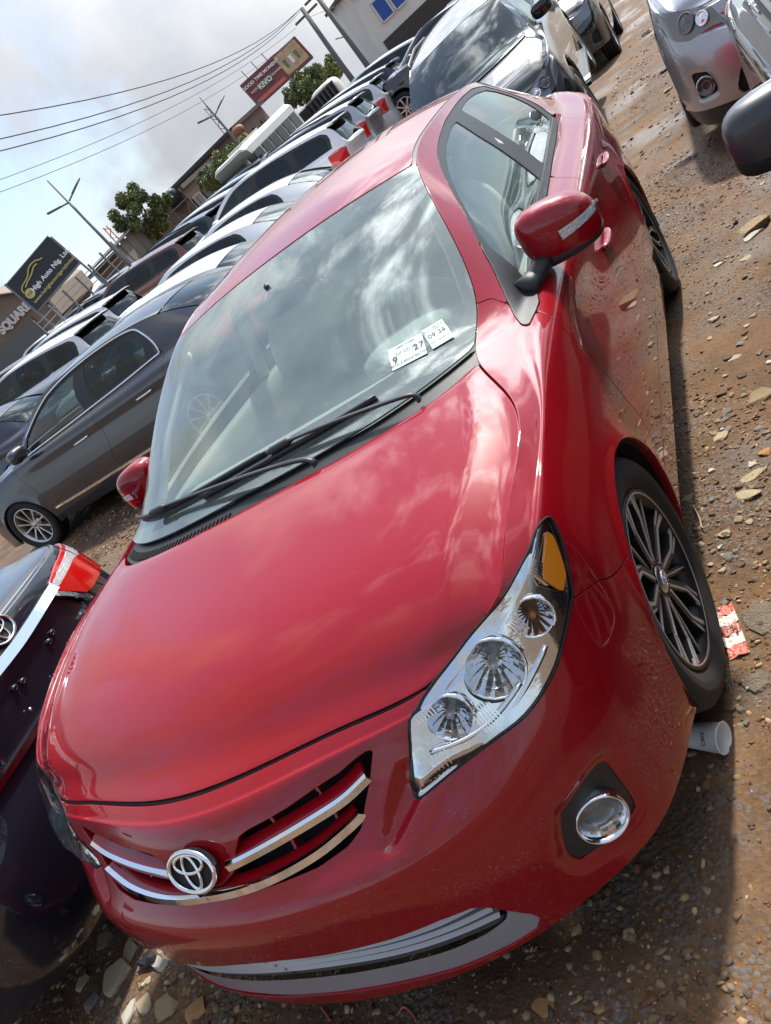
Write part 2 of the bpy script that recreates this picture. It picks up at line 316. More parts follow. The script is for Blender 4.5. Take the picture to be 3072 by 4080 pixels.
# ---------- red sedan body control table ----------
def lerp(a,b,t): return np.asarray(a)*(1-t)+np.asarray(b)*t
def stations():
    Z7=[None,.0]
    T=[]
    def nose(q0,q4,rest):
        q0=np.array(q0);q4=np.array(q4);b=np.array([0,0,.0])
        T.append([q0,lerp(q0,q4,.25)+b,lerp(q0,q4,.5)+b,lerp(q0,q4,.75)+b,q4]+[np.array(r) for r in rest])
    nose((0,-.726,.742),(0,-.772,.715),[(0,-.80,.675),(0,-.822,.62),(0,-.868,.57),(0,-.897,.515),(0,-.893,.42),(0,-.88,.29),(0,-.868,.20)])
    nose((.2,-.702,.741),(.2,-.748,.714),[(.2,-.776,.674),(.2,-.80,.62),(.2,-.848,.57),(.205,-.88,.515),(.21,-.876,.42),(.215,-.865,.29),(.21,-.853,.20)])
    nose((.40,-.657,.74),(.405,-.695,.712),[(.405,-.715,.672),(.40,-.748,.617),(.41,-.795,.567),(.415,-.828,.515),(.42,-.828,.42),(.42,-.82,.29),(.41,-.806,.20)])
    nose((.565,-.613,.732),(.575,-.637,.705),[(.58,-.655,.668),(.575,-.68,.617),(.57,-.715,.565),(.575,-.742,.51),(.578,-.748,.42),(.575,-.742,.29),(.56,-.735,.20)])
    nose((.66,-.543,.752),(.675,-.562,.715),[(.68,-.58,.67),(.685,-.605,.615),(.69,-.632,.56),(.69,-.65,.505),(.693,-.655,.42),(.69,-.65,.29),(.675,-.655,.20)])
    nose((.735,-.497,.778),(.765,-.485,.745),[(.775,-.495,.69),(.783,-.51,.62),(.787,-.525,.56),(.787,-.537,.505),(.787,-.54,.42),(.782,-.54,.29),(.768,-.555,.20)])
    nose((.763,-.43,.812),(.815,-.40,.785),[(.832,-.395,.71),(.838,-.395,.63),(.842,-.40,.56),(.842,-.40,.505),(.84,-.40,.42),(.835,-.40,.29),(.82,-.41,.20)])
    nose((.785,-.30,.858),(.84,-.285,.826),[(.858,-.28,.72),(.864,-.28,.63),(.866,-.28,.56),(.866,-.28,.50),(.862,-.28,.42),(.855,-.28,.30),(.838,-.28,.20)])
    nose((.80,-.06,.907),(.845,0,.868),[(.866,0,.75),(.872,.0,.65),(.874,0,.57),(.874,0,.5),(.87,0,.42),(.862,0,.3),(.845,0,.20)])
    def side(q0,q3,q4,y,x=(.862,.870,.876,.880,.875,.862,.845),z=(.80,.70,.60,.5,.42,.30,.20),bul=.018):
        q0=np.array(q0);q3=np.array(q3);q4=np.array(q4);b=np.array([bul,0,0])
        T.append([q0,lerp(q0,q3,.33)+b,lerp(q0,q3,.67)+b,q3,q4]+[np.array((a,y,c)) for a,c in zip(x,z)])
    side((.688,.178,.960),(.80,.22,.925),(.846,.24,.902),.30,(.864,.871,.876,.878,.873,.861,.845),(.79,.69,.59,.5,.42,.3,.2),.0)
    side((.690,.40,1.018),(.79,.50,.945),(.850,.5,.912),.55,bul=.006)
    side((.645,.665,1.18),(.785,.75,.957),(.853,.75,.915),.80)
    side((.568,.99,1.34),(.78,1.05,.967),(.853,1.05,.915),1.07)
    side((.56,1.35,1.385),(.775,1.4,.975),(.853,1.4,.915),1.4)
    side((.565,1.8,1.395),(.772,1.8,.983),(.853,1.8,.917),1.8)
    side((.555,2.25,1.375),(.77,2.2,.99),(.853,2.2,.92),2.2)
    side((.535,2.62,1.315),(.76,2.6,1.0),(.85,2.6,.93),2.6)
    side((.555,2.95,1.2),(.735,2.95,1.01),(.838,2.95,.94),2.95,(.855,.862,.866,.868,.862,.85,.83),bul=.01)
    side((.60,3.25,1.07),(.70,3.22,1.03),(.815,3.2,.95),3.22,(.835,.845,.848,.848,.842,.825,.80),bul=.0)
    T.append([np.array(p) for p in [(.62,3.40,1.045),(.64,3.405,1.04),(.66,3.41,1.033),(.68,3.41,1.02),(.76,3.40,.94),(.785,3.42,.80),(.79,3.44,.70),(.79,3.46,.60),(.79,3.47,.5),(.785,3.47,.42),(.77,3.46,.30),(.74,3.44,.22)]])
    T.append([np.array(p) for p in [(.55,3.52,1.035),(.56,3.525,1.03),(.57,3.53,1.02),(.58,3.535,1.01),(.62,3.54,.93),(.64,3.55,.80),(.645,3.565,.70),(.645,3.59,.60),(.645,3.60,.5),(.64,3.60,.42),(.63,3.59,.30),(.60,3.56,.22)]])
    T.append([np.array(p) for p in [(.33,3.57,1.035),(.34,3.575,1.03),(.345,3.58,1.02),(.35,3.585,1.01),(.37,3.60,.93),(.38,3.605,.80),(.38,3.61,.70),(.38,3.635,.60),(.38,3.645,.5),(.38,3.645,.42),(.37,3.635,.30),(.36,3.60,.22)]])
    T.append([np.array(p) for p in [(0,3.585,1.035),(0,3.59,1.03),(0,3.595,1.02),(0,3.60,1.01),(0,3.615,.93),(0,3.62,.80),(0,3.625,.70),(0,3.65,.60),(0,3.66,.5),(0,3.66,.42),(0,3.65,.30),(0,3.615,.22)]])
    return np.array(T)
# ------------------------------------------------------------------ car body surfaces
HEAD=[(6.64,4.15),(6.44,3.85),(6.21,3.35),(5.84,2.3),(5.31,1.22),(4.6,.30),(4.0,.16),(3.3,.2),(3.02,1.2),(2.857,2.63),(2.572,5.14),(2.451,5.98),(2.44,6.3),(2.50,6.42),(2.85,6.31),(3.52,6.22),(4.13,6.33),(4.72,6.06),(5.19,5.69),(5.575,5.45),(5.75,5.36),(6.09,4.93),(6.49,4.55),(6.655,4.3)]
FOG=[(4.666,9.06),(4.69,9.217),(4.68,9.6),(4.684,9.93),(4.657,10.2),(4.535,10.233),(4.2,10.2),(3.85,10.137),(3.62,10.065),(3.537,9.88),(3.54,9.685),(3.652,9.38),(3.814,9.09),(4.05,9.04),(4.35,8.98),(4.56,8.98)]
UPG=[(-.2,6.42),(.22,6.36),(.40,6.12),(.52,5.55),(.66,5.06),(.80,4.97),(1.0,4.93),(1.28,4.86),(1.57,4.72),(1.86,4.62),(2.05,4.42),(2.2,4.33),(2.24,4.5),(2.10,5.36),(1.88,6.35),(1.70,6.6),(1.36,6.78),(.95,6.80),(.56,6.78),(-.2,6.80)]
LOWG=[(-.2,9.0),(.3,9.02),(.86,9.15),(1.5,9.24),(1.985,9.27),(2.32,9.36),(2.46,9.55),(2.6,9.88),(2.73,10.2),(2.78,10.48),(2.67,10.8),(2.3,10.82),(1.7,10.76),(1.23,10.62),(.61,10.5),(-.2,10.46)]
LOWI=[(-.2,9.0),(.3,9.02),(.86,9.15),(1.5,9.24),(1.985,9.27),(2.30,9.36),(2.47,9.62),(2.56,9.95),(2.46,10.18),(2.16,10.28),(1.74,10.26),(1.1,10.14),(.5,10.04),(-.2,10.0)]
BGAP=[(7.21,6.82),(6.45,5.89),(5.84,5.56),(5.69,5.41)]
DGAP=[(9.50,3.3),(9.49,3.55),(9.39,3.88),(9.30,4.26),(9.23,4.67),(9.24,5.05),(9.36,6.05),(9.40,6.5),(9.435,7.05),(9.50,7.6),(9.55,9.6)]
BPIL=[(13.42,2.85),(13.47,4.0),(13.47,5.5),(13.44,6.2),(13.38,6.83),(13.33,7.3),(13.25,7.9),(13.2,8.6),(13.2,9.6)]
RGAP=[(15.95,2.6),(15.8,5.0),(15.55,6.5),(15.0,8.0),(14.75,9.6)]
FRAME=[(15.7,2.5),(15.72,1.9),(15.62,1.2),(15.45,.62),(15.22,.27),(14.68,.16),(13.97,.16),(13.27,.206),(12.64,.343),(12.336,.411),(12.045,.505),(11.705,.596),(11.26,.691),(10.84,.735)]
TRI=[(10.84,.742),(10.80,.881),(10.6,1.5),(10.37,2.272),(10.15,2.85),(9.965,3.248),(9.70,3.41),(9.508,3.335),(9.294,3.093),(9.326,2.757),(9.60,2.128),(9.964,1.445),(10.254,1.10),(10.674,.779)]
FW=[(13.40,.39),(13.15,.404),(12.725,.49),(12.42,.579),(12.01,.679),(11.66,.747),(11.283,.823),(10.982,.893),(10.78,1.1),(10.643,1.42),(10.46,2.26),(10.30,2.72),(13.22,2.74),(13.21,1.80),(13.27,1.06)]
RW=[(13.75,.34),(14.16,.30),(14.56,.33),(15.0,.42),(15.25,.65),(15.42,1.1),(15.45,1.7),(15.42,2.45),(15.0,2.56),(13.70,2.70),(13.64,1.57),(13.68,.956)]
def cubgrid(T):
    us=np.concatenate([np.linspace(i,i+1,n,endpoint=False) for i,n in enumerate([20]*5+[16]*4+[13]*8+[22]*5)]+[[22.]])
    vs_=np.concatenate([np.linspace(i,i+1,n,endpoint=False) for i,n in enumerate([9]*4+[12]*7)]+[[11.]])
    mx=np.array([-1,1,1]); Te=np.concatenate([T[1:2]*mx,T,T[-2:-1]*mx])
    V=bspl(bspl(Te,us+1,0),vs_,1); V[0,:,0]=0; V[-1,:,0]=0
    return Grid(V,us,vs_,symU=True)
def smooth01(x): x=np.clip(x,0,1); return x*x*(3-2*x)
ARCH=((.02,.305,.345),(2.6,.305,.35))
def body(T,suv=False,arch=ARCH):
    """cut the body surface into panels; returns dict of (V,N,F)"""
    G=cubgrid(T); D={}
    V=G.V
    # wheel-arch lips, notch beside the headlamp, fog recess
    for (ay,az,ar) in arch:
        r=np.hypot(V[...,1]-ay,V[...,2]-az)-ar; side=(np.abs(V[...,0])>.6)&(V[...,2]<1.0)
        G.V=G.V+G.N*(np.where(side,.010*np.exp(-np.clip(r,0,1)/.03),0))[...,None]
    nt_=G.sd([(2.50,5.4),(2.43,5.4),(2.28,5.85),(2.15,6.26),(2.03,6.72),(2.0,6.97),(2.03,7.15),(2.09,7.2),(2.22,7.0),(2.5,6.5),(2.9,6.35),(3.4,6.3),(2.9,6.1),(2.55,6.2),(2.5,5.9)])
    G.V=G.V-G.N*(.020*smooth01((nt_+.012)/.034))[...,None]
    fg=G.sd(FOG); G.V=G.V-G.N*(.010*smooth01((fg+.03)/.03))[...,None]
    # crisp bumper shoulder and door swage
    G.normals()
    arch_f=np.full(G.V.shape[:2],1.)
    for (ay,az,ar) in arch:
        r=np.hypot(G.V[...,1]-ay,G.V[...,2]-az)-ar; arch_f=np.minimum(arch_f,np.where((np.abs(G.V[...,0])>.55)&(G.V[...,2]<.95),r,1.))
    g=.0022
    sH=G.sd(HEAD); sF=G.sd(FOG); sU=G.sd(UPG); sL=G.sd(LOWG)
    bump=[(-.3,-.3),(4.5,-.3),(4.6,.3),(5.0,3.5)]+BGAP[::-1]+[(7.7,7.3),(7.7,11.3),(-.3,11.3)]
    f=np.minimum.reduce([G.sd(bump)-g,-sH-.001,-sF-.001,-sU,-sL,arch_f])
    top=np.linalg.norm(G.V-G.V[:,:1],axis=2)-.0075; f=np.minimum(f,np.where(G.uv[...,0]<3.6,top,1.))
    h=flange(G.clip(f),.014); D['bumper']=cat(h,mir(h))
    fend=[(4.5,-.3),(9.99,-.3),(10.0,.15),(10.02,.68),(9.93,1.2),(9.84,1.67),(9.60,2.128),(9.326,2.757),(9.30,3.09)]+DGAP+[(9.55,11.3),(7.6,11.3),(7.6,7.3)]+BGAP+[(5.0,3.5),(4.6,.3)]
    f=np.minimum.reduce([G.sd(fend)-g,-sH-.001,arch_f]); D['fender']=flange(G.clip(f),.02)
    belt=[(13.4,2.95),(12.6,3.0),(11.5,3.02),(10.4,3.0),(10.1,3.05),(9.9,3.3),(9.7,3.45)]
    fd=DGAP+[(13.2,9.6)]+BPIL[::-1]+belt
    f=np.minimum(G.sd(fd)-g,arch_f); D['front_door']=flange(G.clip(f),.015)
    rd=BPIL+[(14.75,9.6)]+RGAP[::-1]+[(15.5,2.78),(14.5,2.86),(13.45,2.95)]
    f=np.minimum(G.sd(rd)-g,arch_f); D['rear_door']=flange(G.clip(f),.015)
    rock=[(9.55,9.62),(14.75,9.62),(14.9,11.3),(9.3,11.3)]
    f=np.minimum(G.sd(rock)-g,arch_f); D['rocker_panel']=flange(G.clip(f),.01)
    if suv: taill=[(17.6,3.4),(18.6,3.2),(19.6,3.5),(19.7,5.6),(18.6,5.7),(17.9,5.3)]
    else: taill=[(17.75,4.15),(18.6,3.75),(19.6,3.6),(20.5,3.7),(20.55,4.6),(20.2,5.7),(19.2,5.75),(18.3,5.5)]
    sT=G.sd(taill)
    if suv:
        fr=[(18.0,2.6),(18.05,1.4),(17.9,.75),(17.5,.40),(16.8,.3)]+[(16,.26),(15.22,.22)]+FRAME[5:]
        dlo_r=[(18.0,2.6),(16.5,2.62)]
    else: fr=FRAME; dlo_r=[(15.7,2.5)]
    quar=[(9.99,-.3),(20.0,-.3),(20.0,3.6),(20.5,3.7),(20.55,4.6),(20.2,5.72),(17.6,5.72),(17.1,6.2),(16.9,7.5),(16.9,9.6),(14.75,9.6)]+RGAP[::-1]+fr+[(10.674,.779),(10.254,1.10),(9.964,1.445),(9.84,1.67),(9.93,1.2),(10.02,.68),(10.0,.15)]
    if suv: quar=[q if q!=(15.95,2.6) else (15.95,2.7) for q in quar]
    f=np.minimum.reduce([G.sd(quar)-g,arch_f,-sT-.001]); D['body_side']=flange(G.clip(f),.012)
    dlo=fr+TRI[:6]+[(10.4,3.0),(11.5,3.02),(12.6,3.0),(13.4,2.95),(14.5,2.86),(15.6,2.76)]+([(17.8,2.72)] if suv else [])
    sFW=G.sd(FW);sRW=G.sd(RW)
    holes=[-sFW,-sRW]
    if suv:
        QW=[(15.75,.55),(16.8,.5),(17.4,.65),(17.7,1.1),(17.8,1.6),(17.75,2.5),(15.9,2.55),(15.85,1.5)]
        sQW=G.sd(QW); holes.append(-sQW); D['quarter_window']=G.clip(sQW+.004,-.004)
    f=np.minimum.reduce([G.sd(dlo)-.001]+holes); D['window_frame']=flange(G.clip(f,-.003),.008)
    D['front_window']=G.clip(sFW+.004,-.006); D['rear_window']=G.clip(sRW+.004,-.006)
    D['mirror_base']=flange(G.clip(G.sd(TRI),.004),.006)
    bm=[(10.3,2.72),(13.4,2.72),(15.6,2.52),(15.6,2.72),(14.5,2.82),(13.4,2.9),(12.6,2.95),(11.5,2.97),(10.4,2.95)]
    D['belt_moulding']=flange(G.clip(G.sd(bm),.006),.008)
    # tail
    rb=[(17.6,5.75),(20.2,5.75),(22.3,5.75),(22.3,11.3),(16.4,11.3),(16.9,9.6),(16.9,7.5),(17.1,6.2)]
    f=np.minimum(G.sd(rb)-g,arch_f); h=flange(G.clip(f),.012); D['rear_bumper']=cat(h,mir(h))
    tl=[(20.0,-.3),(22.3,-.3),(22.3,5.72),(20.2,5.72),(20.55,4.6),(20.5,3.7),(20.0,3.6)]
    h=flange(G.clip(np.minimum(G.sd(tl)-g,-sT-.001)),.012); lidrear=h
    D['tail_lamp']=flange(G.clip(sT-.001,.003),.02)
    D['headlamp_rim']=None
    G.sH=sH; G.sT=sT; G.sF=sF; G.sU=sU; G.sL=sL
    # hidden inner skin so that gaps and openings read dark
    inn=np.minimum.reduce([G.sd([(-.3,-.3),(9.3,-.3),(9.9,3.0),(13.4,3.05),(15.8,2.8),(17.0,2.9),(18.5,-.3),(22.3,-.3),(22.3,11.3),(-.3,11.3)]),arch_f+.01,-sH-.004,-sF-.004,-sU-.002,-sL-.002,-sT])
    h=G.clip(inn,-.011); D['inner_skin']=cat(h,mir(h))
    # ---- hood (Coons patch)
    iu=lambda a:int(np.argmin(abs(G.us-a)))
    q0=G.V[:,0]; f0=q0[:iu(3)+1]; fr_=np.vstack([f0[::-1]*[-1,1,1],f0[1:]])
    sside=q0[iu(3):iu(9)+1]
    n_s,n_t=121,97
    sp=np.linspace(-1,1,n_s); tp=np.linspace(0,1,n_t)
    arc=lambda P:np.concatenate([[0],np.cumsum(np.linalg.norm(np.diff(P,axis=0),axis=1))])/np.linalg.norm(np.diff(P,axis=0),axis=1).sum()
    rs=lambda P,t,k=None:np.stack([np.interp(t,arc(P) if k is None else k,P[:,c]) for c in range(3)],1)
    corner=q0[iu(9)]; cw=np.array([(0,-.012,.975),(.2,-.006,.9745),(.35,.003,.9735),(.50,.035,.971),(.6,.08,.967),(.687,.178,.962)])
    cw=cw+(corner-cw[-1])*np.linspace(0,1,6)[:,None]**1 if not suv else cw*np.array([corner[0]/.687,1,1])+np.array([0,corner[1]-.178,corner[2]-.962])
    cw=bspl(np.vstack([cw[1:2]*[-1,1,1],cw]),np.linspace(1,6,61)); cw[0,0]=0; cwf=np.vstack([cw[::-1]*[-1,1,1],cw[1:]])
    c0=rs(fr_,sp,fr_[:,0]/fr_[-1,0]); c1=rs(cwf,sp,cwf[:,0]/cwf[-1,0])
    d1=rs(sside,tp); d0=d1*[-1,1,1]
    S_=(sp+1)/2; Vh=(1-tp)[None,:,None]*c0[:,None]+tp[None,:,None]*c1[:,None]+(1-S_)[:,None,None]*d0[None]+S_[:,None,None]*d1[None]
    Vh-= ((1-S_)[:,None]*(1-tp)[None])[...,None]*c0[0]+(S_[:,None]*(1-tp)[None])[...,None]*c0[-1]+((1-S_)[:,None]*tp[None])[...,None]*c1[0]+(S_[:,None]*tp[None])[...,None]*c1[-1]
    for _ in range(60):
        Vs_=Vh.copy(); Vs_[1:-1,1:-1]=.5*Vh[1:-1,1:-1]+.125*(Vh[2:,1:-1]+Vh[:-2,1:-1]+Vh[1:-1,2:]+Vh[1:-1,:-2]); Vh=Vs_
    a=np.abs(sp)[:,None]; t=tp[None]
    xc=.83+.06*t+.07*smooth01((t-.6)/.4)                                   # crease position (fraction of half width)
    Vh[...,2]+=.016*(1-a**2)*np.sin(np.pi*np.clip(t,0,1))**.8
    ridge=np.exp(-((a-xc)/.022)**2)*np.where(a<xc,1,.8)*smooth01((t-.10)/.5)*smooth01((1-t)/.06)
    Vh[...,2]+=.0035*ridge-.007*smooth01((a-xc)/.10)*smooth01((1-a)/.03)*smooth01(t/.4)*smooth01((1-t)/.1)
    Vh[...,2]-=.003*np.exp(-t/.02)+.006*np.exp(-(1-t)/.02)+.003*np.exp(-(1-a)/.012)
    H=Grid(Vh,sp,tp,flip=True); G.H=H
    f=np.minimum.reduce([(1-a)*.7+0*t-.0055,(t*.75+0*a)-.0105,((1-t)*.75+0*a)-.001]); D['hood']=flange(H.clip(f),.018,sym=False)
    D['under_hood']=H.clip(np.minimum((1-a)*.7+0*t,t+0*a),-.03)
    # ---- windscreen, roof, rear screen, boot lid: rows across between the two rails
    def rail(u0,u1,ctr,n_t,pw0,pw1,n_s=81):
        us_=np.linspace(u0,u1,n_t); side=G.at(np.stack([us_,0*us_],1)); c=bspl(np.array(ctr,float),np.linspace(0,len(ctr)-1,n_t),0)
        s=np.linspace(-1,1,n_s)[:,None]; pw=np.linspace(pw0,pw1,n_t)[None]
        k=1-np.abs(s)**pw
        return np.stack([s*side[:,0][None],side[:,1][None]+(c[:,1]-side[:,1])[None]*k,side[:,2][None]+(c[:,2]-side[:,2])[None]*k],2),np.linspace(-1,1,n_s),np.linspace(0,1,n_t)
    S=lambda u:q0[iu(u)]
    dz=lambda u,d,dy: (0,S(u)[1]+dy,S(u)[2]+d)
    Vw,s,t=rail(9,12,[dz(9,.006,-.19),dz(10,.02,-.17),dz(11,.03,-.125),dz(12,.035,-.06)],70,4.2,2.2)
    W=Grid(Vw,s,t,flip=True); G.W=W
    a=np.abs(s)[:,None];tt=t[None]
    D['windscreen']=W.clip(np.minimum(1-a-.006+0*tt,np.minimum(tt-.10,.992-tt)+0*a),.002)
    clear=np.minimum((.895-.03*tt-a)*.6,np.minimum(tt-.24,.93-tt)*.9)   # clear glass; the dark ceramic border lies round it
    rr=.06; ax=np.maximum(a-(.955-.07),0)/.07+0*tt; by=np.maximum(np.abs(tt-.60)-(.315-.07),0)/.07+0*a
    cl=1-np.hypot(ax,by)
    D['frit_band']=W.clip(np.minimum(-cl*.05,np.minimum(1-a-.006+0*tt,np.minimum(tt-.10,.992-tt)+0*a)),-.003)
    cowl=np.minimum(1-a-.004+0*tt,.115-tt+0*a)
    D['cowl']=W.clip(cowl,-.012)
    Vr,s,t=rail(12,16 if not suv else 18,[dz(12,.035,-.06),dz(13,.05,-.02),dz(14,.062,0),dz(15,.062,.02),dz(16,.05,.06)] if not suv else [dz(12,.035,-.06),dz(14,.06,0),dz(16,.06,.01),dz(18,.05,.05)],80,2.2,2.4)
    Rf=Grid(Vr,s,t,flip=True); G.R=Rf
    D['roof']=flange(Rf.clip(np.minimum(1-np.abs(s)[:,None]-.035+0*t[None],np.minimum(t[None]-.004,.997-t[None]))),.01,sym=False)
    D['roof_moulding']=Rf.clip(np.minimum(np.abs(s)[:,None]-.955+0*t[None],.995-np.abs(s)[:,None]+0*t[None]),-.004)
    D['headliner']=Rf.clip(np.ones((len(s),len(t))),-.035)
    if suv: Vb,s,t=rail(18,20,[dz(18,.05,.05),dz(19,.03,.05),dz(20,.02,.03)],40,2.4,2.6)
    else: Vb,s,t=rail(16,18,[dz(16,.05,.06),dz(17,.04,.08),dz(18,.015,.03)],40,2.4,2.6)
    B=Grid(Vb,s,t,flip=True); G.B=B
    D['rear_screen']=B.clip(np.minimum(1-np.abs(s)[:,None]-.03+0*t[None],np.minimum(t[None]-.03,.96-t[None])),.001)
    Vd,s,t=rail(20 if suv else 18,22,[dz(20,.02,.03),dz(21,.01,.01),dz(22,0,0)] if suv else [dz(18,.015,.03),dz(19,.02,.02),dz(20,.015,.01),dz(21,.005,0),dz(22,0,0)],40,2.6,3.)
    K=Grid(Vd,s,t,flip=True)
    D['boot_lid']=cat(flange(K.clip(np.minimum(1-np.abs(s)[:,None]-.008+0*t[None],np.minimum(t[None]-.01,.985-t[None]))),.01,sym=False),lidrear,mir(lidrear))
    G.K=K
    return G,D
# ------------------------------------------------------------------ wheels
def tyre(r=.316,rim=.222,w=.205):
    h=w/2
    prof=[(-h*.8,rim),(-h*.97,rim+.03),(-h,rim+(r-rim)*.55),(-h*.93,r-.018),(-h*.78,r-.004)]
    for k in range(4):
        c=-h*.78+(k+.5)*(h*1.56/4)
        if k: prof+= [(-h*.78+k*(h*1.56/4)-.004,r),(-h*.78+k*(h*1.56/4)-.003,r-.008),(-h*.78+k*(h*1.56/4)+.003,r-.008),(-h*.78+k*(h*1.56/4)+.004,r)]
    prof+=[(h*.78,r-.004),(h*.93,r-.018),(h,rim+(r-rim)*.55),(h*.985,rim+.045),(h*.985,rim+.036),(h*.97,rim+.03),(h*.88,rim+.012),(h*.8,rim)]
    return lathe(prof,72)
def shoulder_blocks(r=.316,w=.205,n=64):
    L=[]
    for k in range(n):
        a=2*math.pi*k/n
        for sgn in (1,-1):
            V,F=box((sgn*w*.455,0,r-.011),(.016,.017,.016)); c,s=math.cos(a),math.sin(a)
            L.append((V@np.array([[1,0,0],[0,c,s],[0,-s,c]]),F))
    return join(*L)
def bar(p0,p1,w0,w1,x0,x1,dx):
    """spoke bar in the wheel plane (y,z), outer face at axial x0->x1, thickness dx inward"""
    p0=np.array(p0,float);p1=np.array(p1,float);d=p1-p0;n=np.array([-d[1],d[0]])/np.linalg.norm(d)
    q=[p0+n*w0/2,p0-n*w0/2,p1-n*w1/2,p1+n*w1/2]; xs=[x0,x0,x1,x1]
    V=[(x,a[0],a[1]) for a,x in zip(q,xs)]+[(x-dx,a[0]*1.0,a[1]*1.0) for a,x in zip(q,xs)]
    return np.array(V),[(0,1,2,3),(7,6,5,4),(0,4,5,1),(1,5,6,2),(2,6,7,3),(3,7,4,0)]
def rotx(D,a):
    c,s=math.cos(a),math.sin(a); return (np.asarray(D[0])@np.array([[1,0,0],[0,c,s],[0,-s,c]]),)+tuple(D[1:])
def wheel_parts(style,rim=.222):
    P={}
    pol=lambda r,a:(r*math.cos(a),r*math.sin(a))
    P['tyre']=(tyre(rim=rim),'rubber'); 
    barrel=lathe([(-.10,rim-.004),(.06,rim-.010),(.084,rim+.004),(.090,rim+.002),(.088,rim-.010),(.055,rim-.022),(-.09,rim-.03)],64)
    disc=lathe([(.0,.02),(.0,.155)],48)
    if style=='sport':
        P['rim']=(barrel,'wheel_black'); P['rim_edge']=(lathe([(.0885,rim-.005),(.0905,rim-.0075),(.089,rim-.010)],64),'machined')
        blk=[];sil=[]
        for k in range(5):
            a=2*math.pi*k/5+.3
            # two outer arms of a Y, two slim inner ribs
            for s in (-1,1):
                b0=pol(.045,a+s*.40);b1=pol(.150,a+s*.33);b2=pol(rim-.010,a+s*.44)
                blk.append(bar(b0,b1,.028,.024,.070,.078,.040)); blk.append(bar(b1,b2,.024,.034,.078,.083,.035))
                sil.append(bar(pol(.048,a+s*.47),pol(.150,a+s*.37),.0075,.007,.0725,.0805,.006)); sil.append(bar(pol(.150,a+s*.37),pol(rim-.008,a+s*.50),.007,.013,.0805,.0855,.006))
                sil.append(bar(pol(.150,a+s*.29),pol(rim-.008,a+s*.385),.003,.009,.0795,.0845,.004))
            blk.append(bar(pol(.05,a),pol(rim-.012,a),.016,.020,.064,.074,.03)); sil.append(bar(pol(.06,a),pol(rim-.012,a),.0035,.005,.0665,.0765,.004))
        P['spokes']=(join(*blk,lathe([(.03,.0),(.068,.036),(.070,.05),(.03,.062)],32)),'wheel_black'); P['machined_edges']=(join(*sil),'machined')
        P['hub_cap']=(join(lathe([(.076,.0001),(.0765,.018),(.076,.030),(.070,.034)],32),),'satin_metal')
        ring=[];
        for (rx,ry,cy) in ((.022,.015,0),(.013,.006,.007),(.006,.013,.001)):
            th=np.linspace(0,2*math.pi,28,endpoint=False); path=np.stack([0*th+.0775,rx*np.cos(th),cy+ry*np.sin(th)],1); ring.append(tube(path,.0022,6,True,up=(1,0,0)))
        P['cap_emblem']=(join(*ring),'chrome')
        P['lug_nut']=([rotx(lathe([(.058,.009),(.070,.009),(.072,.005),(.072,.0001)],10) if False else (lathe([(.058,.009),(.070,.009),(.072,.004)],8)[0]+np.array([0,.052,0]),lathe([(.058,.009),(.070,.009),(.072,.004)],8)[1]),2*math.pi*k/5) for k in range(5)],'satin_metal')
    else:
        n={'seven':8,'ten':10,'five':5}.get(style,8); wid={'five':.06,'ten':.022}.get(style,.036)
        P['rim']=(barrel,'alloy'); sp=[]
        for k in range(n):
            a=2*math.pi*k/n
            sp.append(bar(pol(.04,a),pol(.12,a),wid*.8,wid*.7,.066,.074,.03)); sp.append(bar(pol(.12,a),pol(rim-.008,a),wid*.7,wid*1.25,.074,.080,.03))
        P['spokes']=(join(*sp,lathe([(.03,.0001),(.068,.0002),(.070,.046),(.03,.075)],32)),'alloy')
        P['hub_cap']=(lathe([(.0735,.0001),(.074,.026),(.068,.030)],24),'satin_metal')
        P['lug_nut']=([rotx((lathe([(.06,.008),(.0715,.008),(.073,.004)],6)[0]+np.array([0,.05,0]),lathe([(.06,.008),(.0715,.008),(.073,.004)],6)[1]),2*math.pi*k/5) for k in range(5)],'satin_metal')
    P['brake_disc']=(join(lathe([(.0,.03),(.0,.15),(-.012,.15),(-.012,.03)],40),lathe([(-.1,.0),(-.02,.06),(-.02,.0)],12)),'brake')
    return P
pbr('wheel_black',(.008,.008,.009),.42); pbr('machined',(.42,.43,.45),.25,.3,.3); pbr('alloy',(.62,.63,.64),.25,.85); pbr('brake',(.16,.155,.15),.45,.8)
WHEELS={}
def wheel_meshes(style):
    if style not in WHEELS:
        W={}
        for n,(d,mname) in wheel_parts(style).items():
            W[n]=[mesh(n,x,mname,smooth=n in('tyre','rim','hub_cap','cap_emblem','rim_edge','brake_disc')) for x in (d if isinstance(d,list) else [d])]
        WHEELS[style]=W
    return WHEELS[style]
def put_wheel(car,style,loc,left=True,steer=0,spin=0,scale=1.0,detail=2):
    """detail 2: parts and sub-parts, 1: tyre and rim, 0: bare"""
    W=wheel_meshes(style); base=W['tyre'][0]
    wobj=empty('wheel',loc); wobj.parent=car; wobj.scale=(scale,)*3
    wobj.rotation_euler=(spin,0,steer+(0 if left else math.pi))
    for n,L in W.items():
        if (detail<2 and n in('lug_nut','cap_emblem','rim_edge')): continue
        for me in L: obj(n,me,wobj)
    return wobj
